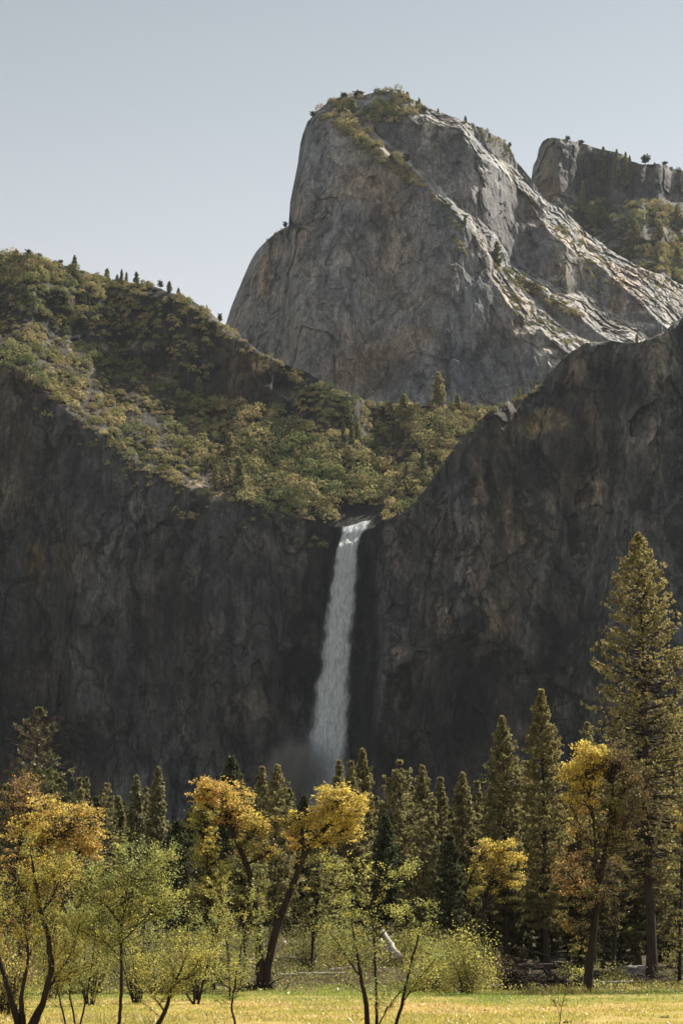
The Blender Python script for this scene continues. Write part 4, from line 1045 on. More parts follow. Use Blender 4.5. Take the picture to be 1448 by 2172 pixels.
# ================================================================== broadleaf trees
YEL = [(.60, .47, .12), (.66, .52, .14), (.52, .42, .11), (.58, .43, .11)]
ORA = [(.58, .39, .12), (.62, .45, .13), (.52, .34, .11), (.48, .36, .12)]
RUS = [(.30, .18, .085), (.36, .22, .09), (.26, .17, .08), (.36, .25, .08)]
YGR = [(.44, .40, .11), (.38, .37, .10), (.50, .44, .13), (.34, .33, .09)]
GRN = [(.34, .37, .14), (.38, .40, .15), (.28, .32, .12), (.42, .41, .14)]
OLV = [(.22, .20, .065), (.17, .165, .06), (.27, .235, .075), (.15, .14, .055)]
BRN = [(.15, .105, .05), (.18, .13, .055), (.12, .09, .045)]
def pal(rng, p, n):
    return np.array(p)[rng.integers(0, len(p), n)] * rng.uniform(.75, 1.25, (n, 1))
def stem_pts(st, d):
    a = np.array([P(s[0], s[1], d + (s[3] if len(s) > 3 else 0)) for s in st])
    return a, np.array([s[2] for s in st], float) * d / F
def leafy(name, label, cat, bu, d, stems, blobs, seed, leaf=.20, per=46, sd=.42, twig=.05, bark=(.6, .58, .56), bark_mat_=None, asp=.75, extra_twigs=0):
    """stems: photo polylines (u, v, radius px[, depth offset]); blobs: (u, v, ru, rv, clumps, palette[, depth offset])"""
    rng = np.random.default_rng(seed)
    b = base(bu, d)
    e = empty(name, b, label, cat)
    tr, cr = MB(), MB()
    sp = []
    for st in stems:
        p, r = stem_pts(st, d)
        n = max(8, len(st) * 5)
        q = spline(p, n); rr = np.interp(np.linspace(0, 1, n), np.linspace(0, 1, len(r)), r)
        wob = np.cumsum(rng.normal(size=(n, 3)), 0) * .012; q = q + wob - wob[0]
        tube(tr, q, rr, 7, bark); sp.append(np.concatenate([q, rr[:, None]], 1)[n // 4:])
    sp = np.concatenate(sp)
    for bl in blobs:
        u, v, ru, rv, nc, pl = bl[:6]; dd = bl[6] if len(bl) > 6 else 0
        c0 = P(u, v, d + dd); k = d / F
        rad = np.array([ru * k, (ru + rv) * .5 * k, rv * k])
        ru *= 1.12; rv *= 1.12; nc = int(nc * 1.85)
        dr = rdir(rng, nc); rr = .10 + 1.28 * rng.random(nc) ** .62
        ns_ = max(3, nc // 11)                                     # boughs, each with its own sprays
        sd_ = rdir(rng, ns_) * (.25 + .95 * rng.random((ns_, 1)) ** .6)
        cl = c0 + (sd_[rng.integers(0, ns_, nc)] + dr * rr[:, None] * rng.uniform(.25, .62)) * rad
        cols = pal(rng, pl, nc)
        for i in range(nc):
            if i % 4 == 3:                                          # sprays along the limbs themselves
                j0 = sp[rng.integers(len(sp) // 3, len(sp))]; near = np.linalg.norm((cl[i] - j0[:3])) < 3.2 * rad.max()
                if near: cl[i] = j0[:3] + rng.normal(size=3) * np.array([.55, .55, .45])
            dist = np.linalg.norm(sp[:, :3] - cl[i], axis=1) + 1.2 * np.clip(sp[:, 2] - cl[i, 2] + .3, 0, None)
            o = np.argsort(dist)[: 6]; j = o[rng.integers(0, len(o))]
            a = sp[j, :3]; m = (a + cl[i]) / 2 + rng.normal(size=3) * .12 * np.linalg.norm(cl[i] - a) * .6
            r0 = min(sp[j, 3] * .5, twig * .7)
            tube(tr, spline(np.stack([a, m, cl[i]]), 6), np.linspace(r0, .010, 6), 4, bark, cap=False)
        idx = np.repeat(np.arange(nc), int(per * .52))
        s_ = sd * .46 * rng.uniform(.5, 1.5, nc)[idx, None] * np.array([1.1, 1.1, .55])
        cen = cl[idx] + rng.normal(size=(len(idx), 3)) * s_
        nr = norm(rng.normal(size=(len(idx), 3)) + np.array([0, 0, .6]))
        cards(cr, cen, nr, leaf * .8 * rng.uniform(.6, 1.3, len(idx)), asp, rng, cols[idx] * rng.uniform(.75, 1.25, (len(idx), 1)))
    tr.build('trunk', bark_mat_ or M_bark, e, True, b); cr.build('crown', M_leaf, e, False, b)
    return e
def spray(name, label, cat, bu, d, stems, seed, nb=20, bl=1.3, tw=7, pl=GRN, leaf=.10, per=10, lo=.22, up=.5, bark=(1, 1, 1), spread=1.0, asp=.5, tlen=.55):
    nb = int(nb * 1.05); bl = bl * 1.3; tw += 1; leaf = leaf * .74; per = int(per * .85); lo = lo * .8
    """airy sapling: side branches with twigs carrying single leaves"""
    rng = np.random.default_rng(seed)
    b = base(bu, d); e = empty(name, b, label, cat); tr, cr = MB(), MB()
    C_, T_, K_ = [], [], []
    for st in stems:
        p, r = stem_pts(st, d); n = max(10, len(st) * 5)
        q = spline(p, n); rr = np.interp(np.linspace(0, 1, n), np.linspace(0, 1, len(r)), r)
        wob = np.cumsum(rng.normal(size=(n, 3)), 0) * .014; q = q + wob - wob[0]
        tube(tr, q, np.maximum(rr * .72, .006), 6, bark)
        for i in range(nb):
            s = lo + (1 - lo) * rng.random() ** .85; f = s * (n - 1); j = min(int(f), n - 2)
            a = q[j] + (q[j + 1] - q[j]) * (f - j); ax = norm(q[j + 1] - q[j])
            az = rng.uniform(0, 2 * pi)
            dr = norm(np.array([cos(az), sin(az), 0]) * spread + ax * up + rng.normal(size=3) * .15)
            L = bl * rng.uniform(.5, 1.15) * (1.15 - .65 * s)
            m = a + dr * L * .5 + np.array([0, 0, .04 * L]); t_ = a + dr * L + np.array([0, 0, rng.uniform(-.02, .22) * L])
            br = spline(np.stack([a, m, t_]), 6)
            r0 = max(.006, min(.018, L * .008)); tube(tr, br, np.linspace(r0, .005, 6), 4, bark, cap=False)
            col = pal(rng, pl, 1)[0]
            for k in range(tw):
                s2 = .25 + .75 * rng.random(); a2 = br[min(int(s2 * 5), 5)]
                d2 = norm(dr + rng.normal(size=3) * .65 + np.array([0, 0, .25])); L2 = L * tlen * rng.uniform(.4, 1.1)
                tube(tr, np.stack([a2, a2 + d2 * L2 * .5, a2 + d2 * L2 + np.array([0, 0, -.03])]), np.array([.005, .004, .0025]), 3, bark, cap=False)
                x = rng.random(per)[:, None]
                C_.append(a2 + d2 * L2 * x + rng.normal(size=(per, 3)) * .035 * (1 + L2)); T_.append(norm(np.tile(d2, (per, 1)) + rng.normal(size=(per, 3)) * .6)); K_.append(np.tile(col, (per, 1)))
    C_, T_, K_ = map(np.concatenate, (C_, T_, K_))
    n = len(C_)
    cards(cr, C_, norm(rng.normal(size=(n, 3)) + np.array([0, 0, .5])), leaf * rng.uniform(.6, 1.35, n), asp, rng, K_ * rng.uniform(.75, 1.3, (n, 1)), tangent=T_)
    tr.build('trunk', M_bark, e, True, b); cr.build('crown', M_leaf, e, False, b)
    return e
DARK = (.55, .52, .5)
# golden oak on the left
leafy('oak_tree', 'golden orange oak at the left below the dead topped cedar', 'oak tree', 42, 165,
      [[(46, 2100, 6), (42, 1950, 5.5), (34, 1850, 4.5), (52, 1760, 3, .5), (70, 1700, 1.5, 1)], [(36, 1880, 4), (90, 1800, 3, -1), (140, 1760, 1.6, -1)], [(38, 1900, 3), (110, 1850, 2.4, 1), (175, 1800, 1.4, 1.4)]],
      [(120, 1728, 56, 30, 60, ORA + YEL), (172, 1765, 40, 34, 46, ORA), (80, 1762, 48, 30, 46, YEL), (150, 1810, 58, 34, 56, ORA + RUS), (70, 1830, 60, 40, 46, RUS + ORA), (195, 1790, 22, 26, 18, ORA), (40, 1890, 44, 60, 40, YGR + RUS), (120, 1870, 50, 40, 34, RUS)], 11, .22, 50, .46)
leafy('oak_tree', 'rust brown budding oak in front of the old cedar', 'oak tree', 66, 178,
      [[(70, 2095, 5), (62, 1900, 4.5), (52, 1780, 3), (58, 1690, 1.6), (62, 1650, .8)], [(54, 1790, 2.4), (26, 1720, 1.2)], [(56, 1770, 2.2), (92, 1700, 1, 1)]],
      [(55, 1672, 36, 34, 46, RUS), (28, 1720, 30, 40, 34, RUS), (88, 1710, 26, 44, 36, RUS + ORA), (50, 1765, 46, 34, 34, RUS)], 12, .19, 36, .46)
# forked oak in the middle
leafy('oak_tree', 'large forked oak in the centre, two dark trunks with golden crowns', 'oak tree', 560, 160,
      [[(553, 2104, 11), (551, 2050, 9.5), (546, 1985, 8.5), (536, 1900, 7.5), (522, 1840, 7), (503, 1795, 6), (484, 1745, 4.5), (470, 1700, 3), (466, 1665, 1.2)],
       [(568, 2104, 11), (566, 2060, 9), (574, 2010, 8.5), (598, 1935, 8), (620, 1880, 7.5), (642, 1822, 7), (664, 1786, 6.5), (690, 1762, 5), (712, 1735, 3.5), (724, 1698, 1.8)],
       [(640, 1830, 5), (644, 1796, 4), (640, 1765, 2.5), (632, 1720, 1.2)], [(668, 1786, 4.5), (705, 1775, 3.5, 1), (748, 1752, 2, 1.5)], [(504, 1796, 4), (535, 1772, 2.8), (560, 1755, 1.4)], [(488, 1752, 3.5), (450, 1715, 2.4), (430, 1690, 1)],
       [(660, 1790, 3), (690, 1790, 3), (700, 1786, 2.2)], [(520, 1836, 3), (560, 1815, 2, -1), (575, 1800, 1)]],
      [(468, 1678, 44, 26, 64, ORA), (440, 1700, 28, 32, 34, ORA + YEL), (505, 1692, 34, 34, 46, ORA + YEL), (490, 1730, 40, 24, 40, ORA + RUS), (535, 1745, 26, 22, 30, YEL), (560, 1790, 30, 28, 26, YEL + OLV), (535, 1800, 30, 34, 26, OLV),
       (730, 1698, 40, 30, 70, YEL), (690, 1712, 30, 30, 44, YEL), (660, 1745, 24, 26, 34, YEL), (705, 1748, 46, 28, 50, YEL), (748, 1735, 26, 32, 36, YEL), (612, 1735, 22, 32, 30, YEL + OLV), (622, 1780, 20, 18, 16, ORA)], 13, .20, 52, .42)
# ivy-clad yellow green column
leafy('slender_tree', 'narrow yellow green column of leaves left of the forked oak', 'tree', 438, 158,
      [[(452, 2100, 6), (455, 2000, 5), (448, 1880, 4), (440, 1780, 3), (432, 1720, 1.5)]],
      [(430, 1738, 26, 26, 30, YGR), (452, 1790, 24, 36, 40, YGR + YEL), (446, 1850, 30, 40, 46, YGR), (456, 1910, 24, 40, 36, YGR + YEL), (462, 1965, 22, 34, 28, YEL + OLV), (415, 1800, 24, 50, 30, OLV + YGR), (410, 1880, 26, 50, 30, OLV), (425, 1950, 26, 34, 22, OLV)], 14, .17, 46, .36)
# yellow oak right of centre
leafy('oak_tree', 'small bright yellow oak with two thin trunks at the wood edge', 'oak tree', 1006, 172,
      [[(1000, 2000, 3.2), (994, 1930, 3), (990, 1880, 2.4), (1010, 1830, 1.6), (1030, 1800, .8)], [(1003, 2002, 4.5), (1020, 1940, 4), (1034, 1880, 3.2), (1052, 1830, 2.2), (1068, 1795, .9)], [(1034, 1880, 2.4), (1070, 1860, 1.6, 1), (1100, 1840, .8, 1)]],
      [(1060, 1798, 34, 20, 46, YEL), (1040, 1820, 36, 24, 44, YEL), (1080, 1825, 28, 24, 34, YEL), (1010, 1855, 26, 26, 26, YEL + OLV), (1095, 1862, 26, 16, 22, YEL), (1000, 1885, 16, 22, 16, YGR), (1060, 1860, 34, 24, 26, OLV + BRN)], 15, .18, 44, .36)
# leaning tall oak on the right
leafy('oak_tree', 'tall leaning oak at right, bright yellow left side and brown right side', 'oak tree', 1246, 156,
      [[(1243, 2112, 11), (1248, 2060, 8.5), (1256, 1990, 7.5), (1266, 1900, 6.6), (1275, 1830, 6), (1285, 1760, 4.5), (1294, 1690, 3), (1300, 1630, 1.4)], [(1266, 1905, 4.5), (1262, 1800, 3.4), (1256, 1720, 2.4), (1248, 1650, 1.2)],
       [(1282, 1780, 3.4), (1310, 1700, 2.4, 1), (1326, 1640, 1, 1)], [(1272, 1850, 3), (1300, 1790, 2, -1), (1340, 1720, 1, -1)], [(1262, 1800, 2.4), (1225, 1740, 1.5, 1), (1205, 1700, .8, 1)], [(1260, 1960, 2.8), (1225, 1880, 1.8, 1), (1195, 1840, .9, 1)]],
      [(1244, 1600, 28, 22, 46, YEL), (1225, 1635, 28, 28, 46, YEL), (1262, 1640, 28, 34, 50, YEL), (1285, 1600, 20, 18, 20, YEL + YGR), (1212, 1668, 20, 28, 30, YEL), (1250, 1700, 30, 30, 36, YEL + ORA), (1222, 1740, 30, 40, 34, ORA + OLV),
       (1322, 1630, 34, 40, 54, BRN), (1345, 1690, 32, 50, 50, BRN), (1310, 1710, 34, 50, 46, BRN + OLV), (1330, 1780, 40, 40, 34, BRN), (1205, 1830, 32, 40, 30, RUS), (1230, 1900, 36, 50, 32, RUS + OLV), (1190, 1880, 20, 30, 14, RUS), (1300, 1860, 40, 60, 26, BRN), (1215, 1970, 30, 36, 16, OLV + RUS)], 16, .19, 44, .40)
leafy('slender_tree', 'thin half bare tree in the shade between two pine trunks', 'tree', 1300, 186,
      [[(1296, 2090, 3.4), (1304, 1990, 3), (1300, 1900, 2), (1290, 1830, 1)]], [(1296, 1860, 40, 40, 24, OLV + BRN), (1310, 1930, 40, 50, 24, BRN), (1280, 1990, 40, 40, 20, OLV)], 17, .18, 36, .4)
leafy('slender_tree', 'small round green tree behind the forked oak stems', 'tree', 516, 170,
      [[(520, 2080, 3.4), (516, 1960, 3), (512, 1880, 2), (508, 1830, 1)]], [(512, 1835, 34, 34, 36, GRN + OLV), (490, 1880, 40, 40, 40, OLV), (545, 1880, 40, 40, 40, GRN + OLV), (520, 1930, 50, 40, 46, OLV)], 18, .17, 44, .4)
leafy('slender_tree', 'olive green leafy tree in the gap left of the falls trio', 'tree', 668, 178,
      [[(660, 2060, 3.4), (664, 1980, 3), (672, 1900, 2), (676, 1850, 1)]], [(676, 1850, 30, 36, 26, OLV), (700, 1890, 40, 40, 34, OLV), (650, 1920, 36, 40, 30, OLV), (690, 1950, 50, 36, 40, OLV + GRN)], 19, .17, 40, .4)
leafy('slender_tree', 'yellow tinted small tree cut by the right edge of the photo', 'tree', 1440, 190,
      [[(1440, 2080, 4), (1442, 1950, 3), (1446, 1800, 2), (1448, 1720, 1)]], [(1446, 1745, 14, 24, 14, YEL), (1440, 1840, 36, 50, 30, OLV), (1430, 1930, 40, 50, 30, OLV)], 20, .18, 40, .4)

# ------------------------------------------------------------------ saplings in the meadow, close to the camera
spray('sapling', 'pale green feathery sapling in the left foreground with one dark stem', 'sapling', 252, 75,
      [[(252, 2176, 5), (258, 2080, 5), (254, 1990, 4.4), (262, 1920, 4), (270, 1850, 2.6), (272, 1790, 1)], [(262, 1925, 3), (300, 1870, 2, .4), (345, 1815, 1, .8)], [(258, 1960, 3), (215, 1900, 2, -.4), (185, 1850, 1, -.6)], [(256, 2000, 2.6), (310, 1950, 1.8, .5), (370, 1900, .8, .7)], [(256, 2030, 2.4), (200, 1975, 1.6, .4), (165, 1935, .8, .5)]],
      21, 40, 1.4, 9, GRN + GRN + YGR, .105, 11, .2, .5, DARK)
spray('willow_tree', 'dark curved multi stemmed willow in the left corner foreground', 'willow tree', 60, 73,
      [[(68, 2182, 12), (96, 2110, 9), (108, 2060, 8.5), (96, 1985, 7.5), (84, 1930, 6), (72, 1870, 4.5), (60, 1800, 1.5)], [(42, 2182, 12), (22, 2110, 8), (4, 2050, 6.5), (-8, 1960, 4), (-14, 1880, 1.6)], [(50, 2182, 10), (48, 2100, 6), (60, 2040, 4), (52, 1960, 2.4), (64, 1890, 1)], [(86, 1940, 4), (120, 1880, 2.4, .5), (132, 1830, 1, .6)], [(60, 2182, 7), (110, 2090, 4, .3), (150, 2020, 2.4, .5), (165, 1960, 1, .6)]],
      22, 32, 1.2, 9, YGR + YGR + YEL, .085, 11, .3, .75, DARK, .9)
spray('sapling', 'crooked dark leaning stem with yellow leaves in the left foreground', 'sapling', 338, 72,
      [[(332, 2182, 7), (352, 2140, 6), (372, 2090, 4), (388, 2050, 2.6), (402, 1990, 1.2)], [(350, 2146, 3), (320, 2090, 2, .4), (310, 2030, 1, .5)], [(372, 2092, 2.5), (410, 2060, 1.6, .4), (430, 2030, .8, .5)]],
      23, 24, 1.0, 7, YGR, .085, 12, .12, .6, DARK)
spray('sapling', 'airy green sapling in the centre foreground with one straight thin stem', 'sapling', 799, 74,
      [[(799, 2178, 5), (797, 2080, 4), (791, 1980, 3.6), (788, 1900, 3), (782, 1860, 2), (772, 1830, 1)], [(786, 1905, 2.4), (740, 1860, 1.8, .3), (700, 1825, .9, .4)], [(788, 1895, 2.2), (830, 1868, 1.6, -.4), (862, 1840, .8, -.5)], [(792, 1990, 2.2), (745, 1930, 1.6, .5), (706, 1900, .8, .6)], [(794, 2000, 2), (850, 1940, 1.5, .5), (905, 1915, .8, .6)]],
      24, 17, 1.0, 6, GRN + YGR, .10, 9, .3, .35, DARK)
spray('sapling', 'thicker bent stem leafing low beside the straight centre sapling', 'sapling', 778, 73,
      [[(782, 2182, 8), (772, 2120, 7), (762, 2060, 5), (750, 2000, 3.4), (745, 1950, 1.4)], [(764, 2070, 3), (725, 2010, 2, .4), (700, 1975, 1, .5)]],
      25, 22, 1.0, 6, YGR + GRN, .09, 10, .35, .4, DARK)
spray('sapling', 'forking leafy sapling right of the straight centre sapling', 'sapling', 852, 73.5,
      [[(836, 2182, 5), (852, 2120, 4.6), (866, 2050, 3.6), (880, 1990, 2.6), (896, 1930, 1.2)], [(850, 2130, 2.6), (890, 2080, 2, .3), (930, 2030, 1, .4)], [(800, 2182, 2.4), (824, 2130, 2, .3), (850, 2090, 1, .3)]],
      26, 21, 1.0, 6, YGR + GRN, .09, 10, .25, .5, DARK)
spray('sapling', 'short dark stem with few leaves under the forked oak', 'sapling', 498, 74,
      [[(500, 2180, 3.4), (497, 2130, 3), (503, 2085, 2.4), (500, 2040, 1)], [(498, 2120, 1.6), (515, 2070, 1, .2)]], 27, 15, .62, 6, YGR + GRN, .08, 8, .3, .4, DARK)
spray('sapling', 'thin dry sprig standing in the meadow at the lower right', 'sapling', 1185, 77,
      [[(1186, 2174, 1.4), (1190, 2140, 1), (1200, 2105, .5)], [(1188, 2160, 1), (1170, 2120, .5)]], 28, 8, .4, 4, BRN, .05, 3, .3, .6, DARK)
spray('sapling', 'yellow green shoots crowding left of the pale feathery sapling', 'sapling', 158, 79,
      [[(160, 2176, 3), (150, 2090, 2.6), (158, 2000, 2), (150, 1930, 1)], [(170, 2176, 3), (190, 2080, 2.4), (200, 1990, 1.6), (196, 1930, .8)], [(140, 2176, 3), (120, 2080, 2.4), (118, 2000, 1.6), (128, 1950, .8)]],
      29, 26, 1.1, 7, YGR + GRN, .09, 10, .2, .6, DARK)
spray('sapling', 'bushy yellow green young tree between the pale sapling and the forked oak', 'sapling', 420, 96,
      [[(412, 2130, 4), (414, 2050, 3), (400, 1980, 2), (396, 1930, 1)], [(420, 2130, 4), (440, 2050, 3), (452, 1990, 2), (470, 1950, 1)], [(410, 2130, 3), (370, 2060, 2), (350, 2000, 1)]],
      30, 30, 1.4, 7, YGR + GRN, .11, 10, .15, .6, DARK)
spray('sapling', 'leafy green young tree just left of the forked oak', 'sapling', 495, 120,
      [[(488, 2120, 3), (486, 2030, 2.6), (478, 1950, 2), (470, 1880, 1)], [(492, 2120, 3), (510, 2030, 2.4), (524, 1960, 1.6), (540, 1900, .8)]],
      31, 30, 1.9, 7, GRN + YGR, .14, 10, .2, .6, DARK)

for a in [
    ('low upright willow clump filling the space right of the corner willow', 190, 112, 70, 150, 131, YGR + GRN + OLV),
    ('upright willow clump behind the pale feathery sapling', 290, 118, 70, 165, 132, GRN + YGR + OLV),
    ('tall willow clump at the left edge of the photo', 22, 118, 80, 250, 134, YGR + OLV + RUS),
    ('willow clump in front of the narrow yellow green column', 420, 128, 60, 130, 135, YGR + GRN),
    ('dull willow clump behind the corner willow stems', 110, 128, 70, 200, 138, OLV + YGR),
]:
    lab, u_, d_, w_, h_, sd_, pl_ = a
    r_ = np.random.default_rng(sd_); zb = float(P(u_, 2037, d_)[2] - gz(PX(u_, 2060, d_), d_)) * F / d_ + 2037
    st_ = []
    for q in range(9):
        du = r_.uniform(-1, 1) * w_; hh = h_ * r_.uniform(.6, 1.05)
        st_.append([(u_ + du * .12, zb + 3, 2.4, r_.uniform(-.4, .4)), (u_ + du * .45, zb - hh * .5, 1.7, r_.uniform(-.8, .8)), (u_ + du * .85, zb - hh, .7, r_.uniform(-1.4, 1.4))])
    spray('willow_bush', lab, 'willow', u_, d_, st_, sd_, 13, .8 * d_ / 100, 5, pl_, .115 * d_ / 100, 9, .08, .95, DARK, .8)
# ------------------------------------------------------------------ bushes at the wood edge
def bush(name, label, cat, u, d, wpx, hpx, seed, pl, leaf=.17, nc=60, per=60, dz=0):
    b = base(u, d); rng = np.random.default_rng(seed)
    e = empty(name, b, label, cat); st, cr = MB(), MB(); k = d / F; R = wpx * k; H = hpx * k
    dr = rdir(rng, nc); dr[:, 2] = np.abs(dr[:, 2]); rr = rng.random(nc) ** .35
    cl = b + dr * rr[:, None] * np.array([R, R * .8, H]) * (1 + .15 * rng.normal(size=(nc, 1)))
    for c in cl:
        a = b + np.array([rng.normal() * R * .12, rng.normal() * R * .12, -.1])
        m = (a + c) / 2 + np.array([0, 0, .15 * H])
        tube(st, spline(np.stack([a, m, c]), 5), np.linspace(.03, .008, 5), 4, (.8, .75, .7), cap=False)
    idx = np.repeat(np.arange(nc), per)
    cen = cl[idx] + rng.normal(size=(len(idx), 3)) * np.array([.16, .16, .14]) * (R + H) * .5 * rng.uniform(.7, 1.3, nc)[idx, None]
    cen[:, 2] = np.maximum(cen[:, 2], b[2] + .02)
    cards(cr, cen, norm(rng.normal(size=(len(idx), 3)) + np.array([0, 0, .5])), leaf * rng.uniform(.6, 1.3, len(idx)), .6, rng, pal(rng, pl, nc)[idx] * rng.uniform(.75, 1.25, (len(idx), 1)))
    st.build('stems', M_bark, e, True, b); cr.build('foliage', M_leaf, e, False, b)
    return e
for a in [
    ('willow_bush', 'dense pale green willow bush at the meadow edge right of centre', 'bush', 985, 156, 62, 128, 41, YGR + OLV, .16, 110, 70),
    ('willow_bush', 'smaller willow bush leaning on the left of the dense pale one', 'bush', 925, 160, 44, 84, 42, YGR + OLV, .16, 60, 60),
    ('bush', 'round dark bush at the meadow edge between forked oak and centre saplings', 'bush', 650, 181, 62, 96, 43, OLV, .16, 60, 60),
    ('bush', 'mid green bush on the bank behind the horizontal pale log', 'bush', 716, 188, 66, 110, 44, OLV + GRN, .17, 70, 60),
    ('bush', 'low shadowed bush under the left young trees at the meadow edge', 'bush', 330, 150, 70, 78, 45, OLV, .15, 70, 60),
    ('bush', 'olive bush at the far left of the meadow edge', 'bush', 150, 152, 70, 80, 46, OLV + YGR, .15, 70, 60),
    ('bush', 'bush right of the narrow leaf column, half covering its foot', 'bush', 470, 166, 56, 80, 47, OLV + YGR, .15, 60, 60),
    ('bush', 'yellow green bush on the bank behind the leaning pale log', 'bush', 880, 186, 70, 80, 48, YGR + OLV, .17, 70, 60),
    ('bush', 'small sunlit bush left of the tall leaning oak foot', 'bush', 1212, 178, 36, 46, 49, OLV + YGR, .15, 40, 50),
    ('bush', 'small bush right of the tall leaning oak foot', 'bush', 1296, 184, 34, 60, 50, YGR + OLV, .15, 40, 50),
    ('bush', 'dark bush below the small bright yellow oak', 'bush', 1040, 190, 50, 60, 51, OLV + BRN, .16, 50, 50),
    ('bush', 'shaded bush against the right frame edge', 'bush', 1432, 200, 40, 70, 52, OLV, .17, 40, 50),
    ('bush', 'leafy bush beneath the willow stems in the left corner', 'bush', 20, 96, 70, 130, 53, YGR + BRN, .11, 80, 60),
    ('bush', 'pale bush in front of the bank left of the forked oak', 'bush', 400, 152, 52, 70, 54, YGR, .14, 60, 60),
]: bush(*a)
def undergrowth():
    rng = np.random.default_rng(9); mb = MB()
    n = 900
    d = rng.uniform(160, 250, n); u = rng.uniform(-60, 1510, n)
    x = (u - 724) / F * d
    dens = np.where(u > 1030, .35, 1.0)
    k = (rng.random(n) < dens)
    d, x, u = d[k], x[k], u[k]
    c = np.stack([x, d, gz(x, d)], 1); rad = rng.uniform(.7, 1.9, len(c)) * np.where(u > 1030, .7, 1.0)
    c[:, 2] += rad * .25
    cols = pal(rng, OLV + OLV + GRN + BRN, len(c)) * .8
    bush_cloud(mb, c, rad, rng, cols, 90, .20, .85)
    # the tangle of low leaves and dead stalks between
    m = 26000
    d = rng.uniform(157, 215, m); u = rng.uniform(-60, 1510, m); x = (u - 724) / F * d
    cc = np.stack([x, d, gz(x, d) + rng.random(m) ** 2 * .7], 1)
    cards(mb, cc, norm(rng.normal(size=(m, 3)) + np.array([0, 0, .3])), rng.uniform(.12, .3, m), .35, rng, pal(rng, OLV + YGR + BRN, m), tangent=norm(rng.normal(size=(m, 3)) + np.array([0, 0, 1.2])))
    tag(mb.build('undergrowth', M_leaf), 'tangled low undergrowth along the edge of the wood', 'undergrowth', kind='stuff')
undergrowth()
def grass():
    rng = np.random.default_rng(10); mb = MB(); n = 170000
    y = 66 + (164 - 66) * rng.random(n) ** .8; x = rng.uniform(-1, 1, n) * (.185 * y + 2)
    p = np.stack([x, y, x * 0], -1)
    f = fbm(p, (5, 9, 1), 4, 601); f2 = fbm(p, (1.2, 2.6, 1), 3, 603)
    k = rng.random(n) < np.clip(.55 + 1.2 * f2 + .3 * f, .05, 1)
    p, f, f2, y = p[k], f[k], f2[k], y[k]; n = len(p)
    p[:, 2] = gz(p[:, 0], p[:, 1])
    h = (.08 + .13 * rng.random(n) ** 2) * (1 + .7 * np.clip(f, 0, 1)) * (1 + .9 * (y > 150) * rng.random(n))
    gold = np.array((.45, .345, .075)); green = np.array((.22, .27, .055)); straw = np.array((.54, .40, .17))
    g = np.clip(sstep(112, 132, y + 22 * f) * .9 + .25 * rng.random(n) + .9 * np.clip(f2, 0, 1), 0, 1)[:, None]
    s = (sstep(.05, .3, f) * sstep(135, 115, y))[:, None]
    col = (gold * (1 - g) + green * g) * (1 - s) + straw * s
    tg = norm(rng.normal(size=(n, 3)) * .35 + np.array([0, 0, 1]))
    cards(mb, p + tg * (h * .45)[:, None], rng.normal(size=(n, 3)), h, .26, rng, col * rng.uniform(.7, 1.25, (n, 1)), tangent=tg)
    # taller bent tussocks by the leaning oak and along the edge
    for (u, d, w, m, hh) in ((1190, 152, 1.7, 500, .8), (1330, 170, 2.2, 300, .6), (60, 84, 2.4, 420, .55), (250, 80, 2.5, 420, .5), (420, 84, 2, 260, .5), (1150, 150, 1.2, 200, .5), (690, 88, 3, 200, .4), (880, 82, 2, 220, .4)):
        b = base(u, d); q = b + np.stack([rng.normal(size=m) * w, rng.normal(size=m) * .5, np.zeros(m)], 1)
        tg = norm(rng.normal(size=(m, 3)) * .5 + np.array([0, 0, 1])); h = hh * rng.uniform(.5, 1.2, m)
        cards(mb, q + tg * (h * .45)[:, None], rng.normal(size=(m, 3)), h, .09, rng, pal(rng, [(.34, .29, .08), (.28, .27, .07), (.42, .33, .12)], m), tangent=tg)
    tag(mb.build('meadow_grass', M_grass), 'short golden grass of the meadow turning green towards the trees', 'grass', kind='stuff')
grass()
# ------------------------------------------------------------------ deadwood and stones
def log(label, a, b, r0, r1, seed, mat=None, name='fallen_log', cat='log', stubs=3, tint=(1, 1, 1)):
    """a, b: (u, v, distance) of the two ends; radii in photo px"""
    rng = np.random.default_rng(seed)
    A, B = P(*a), P(*b); n = 12; s = np.linspace(0, 1, n)
    pts = A + (B - A) * s[:, None] + rng.normal(size=(n, 3)) * .035 * np.sin(s * pi)[:, None]
    rad = (r0 + (r1 - r0) * s) * a[2] / F * (1 + .10 * rng.normal(size=n))
    mb = MB(); tube(mb, pts, rad, 9, tint)
    ax = norm(B - A)
    for k in range(stubs):
        i = rng.integers(1, n - 1); d = norm(np.cross(ax, rng.normal(size=3)) + ax * .4); L = rng.uniform(.25, .8)
        d[2] = abs(d[2])
        tube(mb, np.stack([pts[i], pts[i] + d * L * .6, pts[i] + d * L]), np.array([rad[i] * .45, rad[i] * .3, rad[i] * .12]), 5, tint)
    o = mb.build(name, mat or M_pale, None, True, A)
    o.location = [float(q) for q in A]
    return tag(o, label, cat)
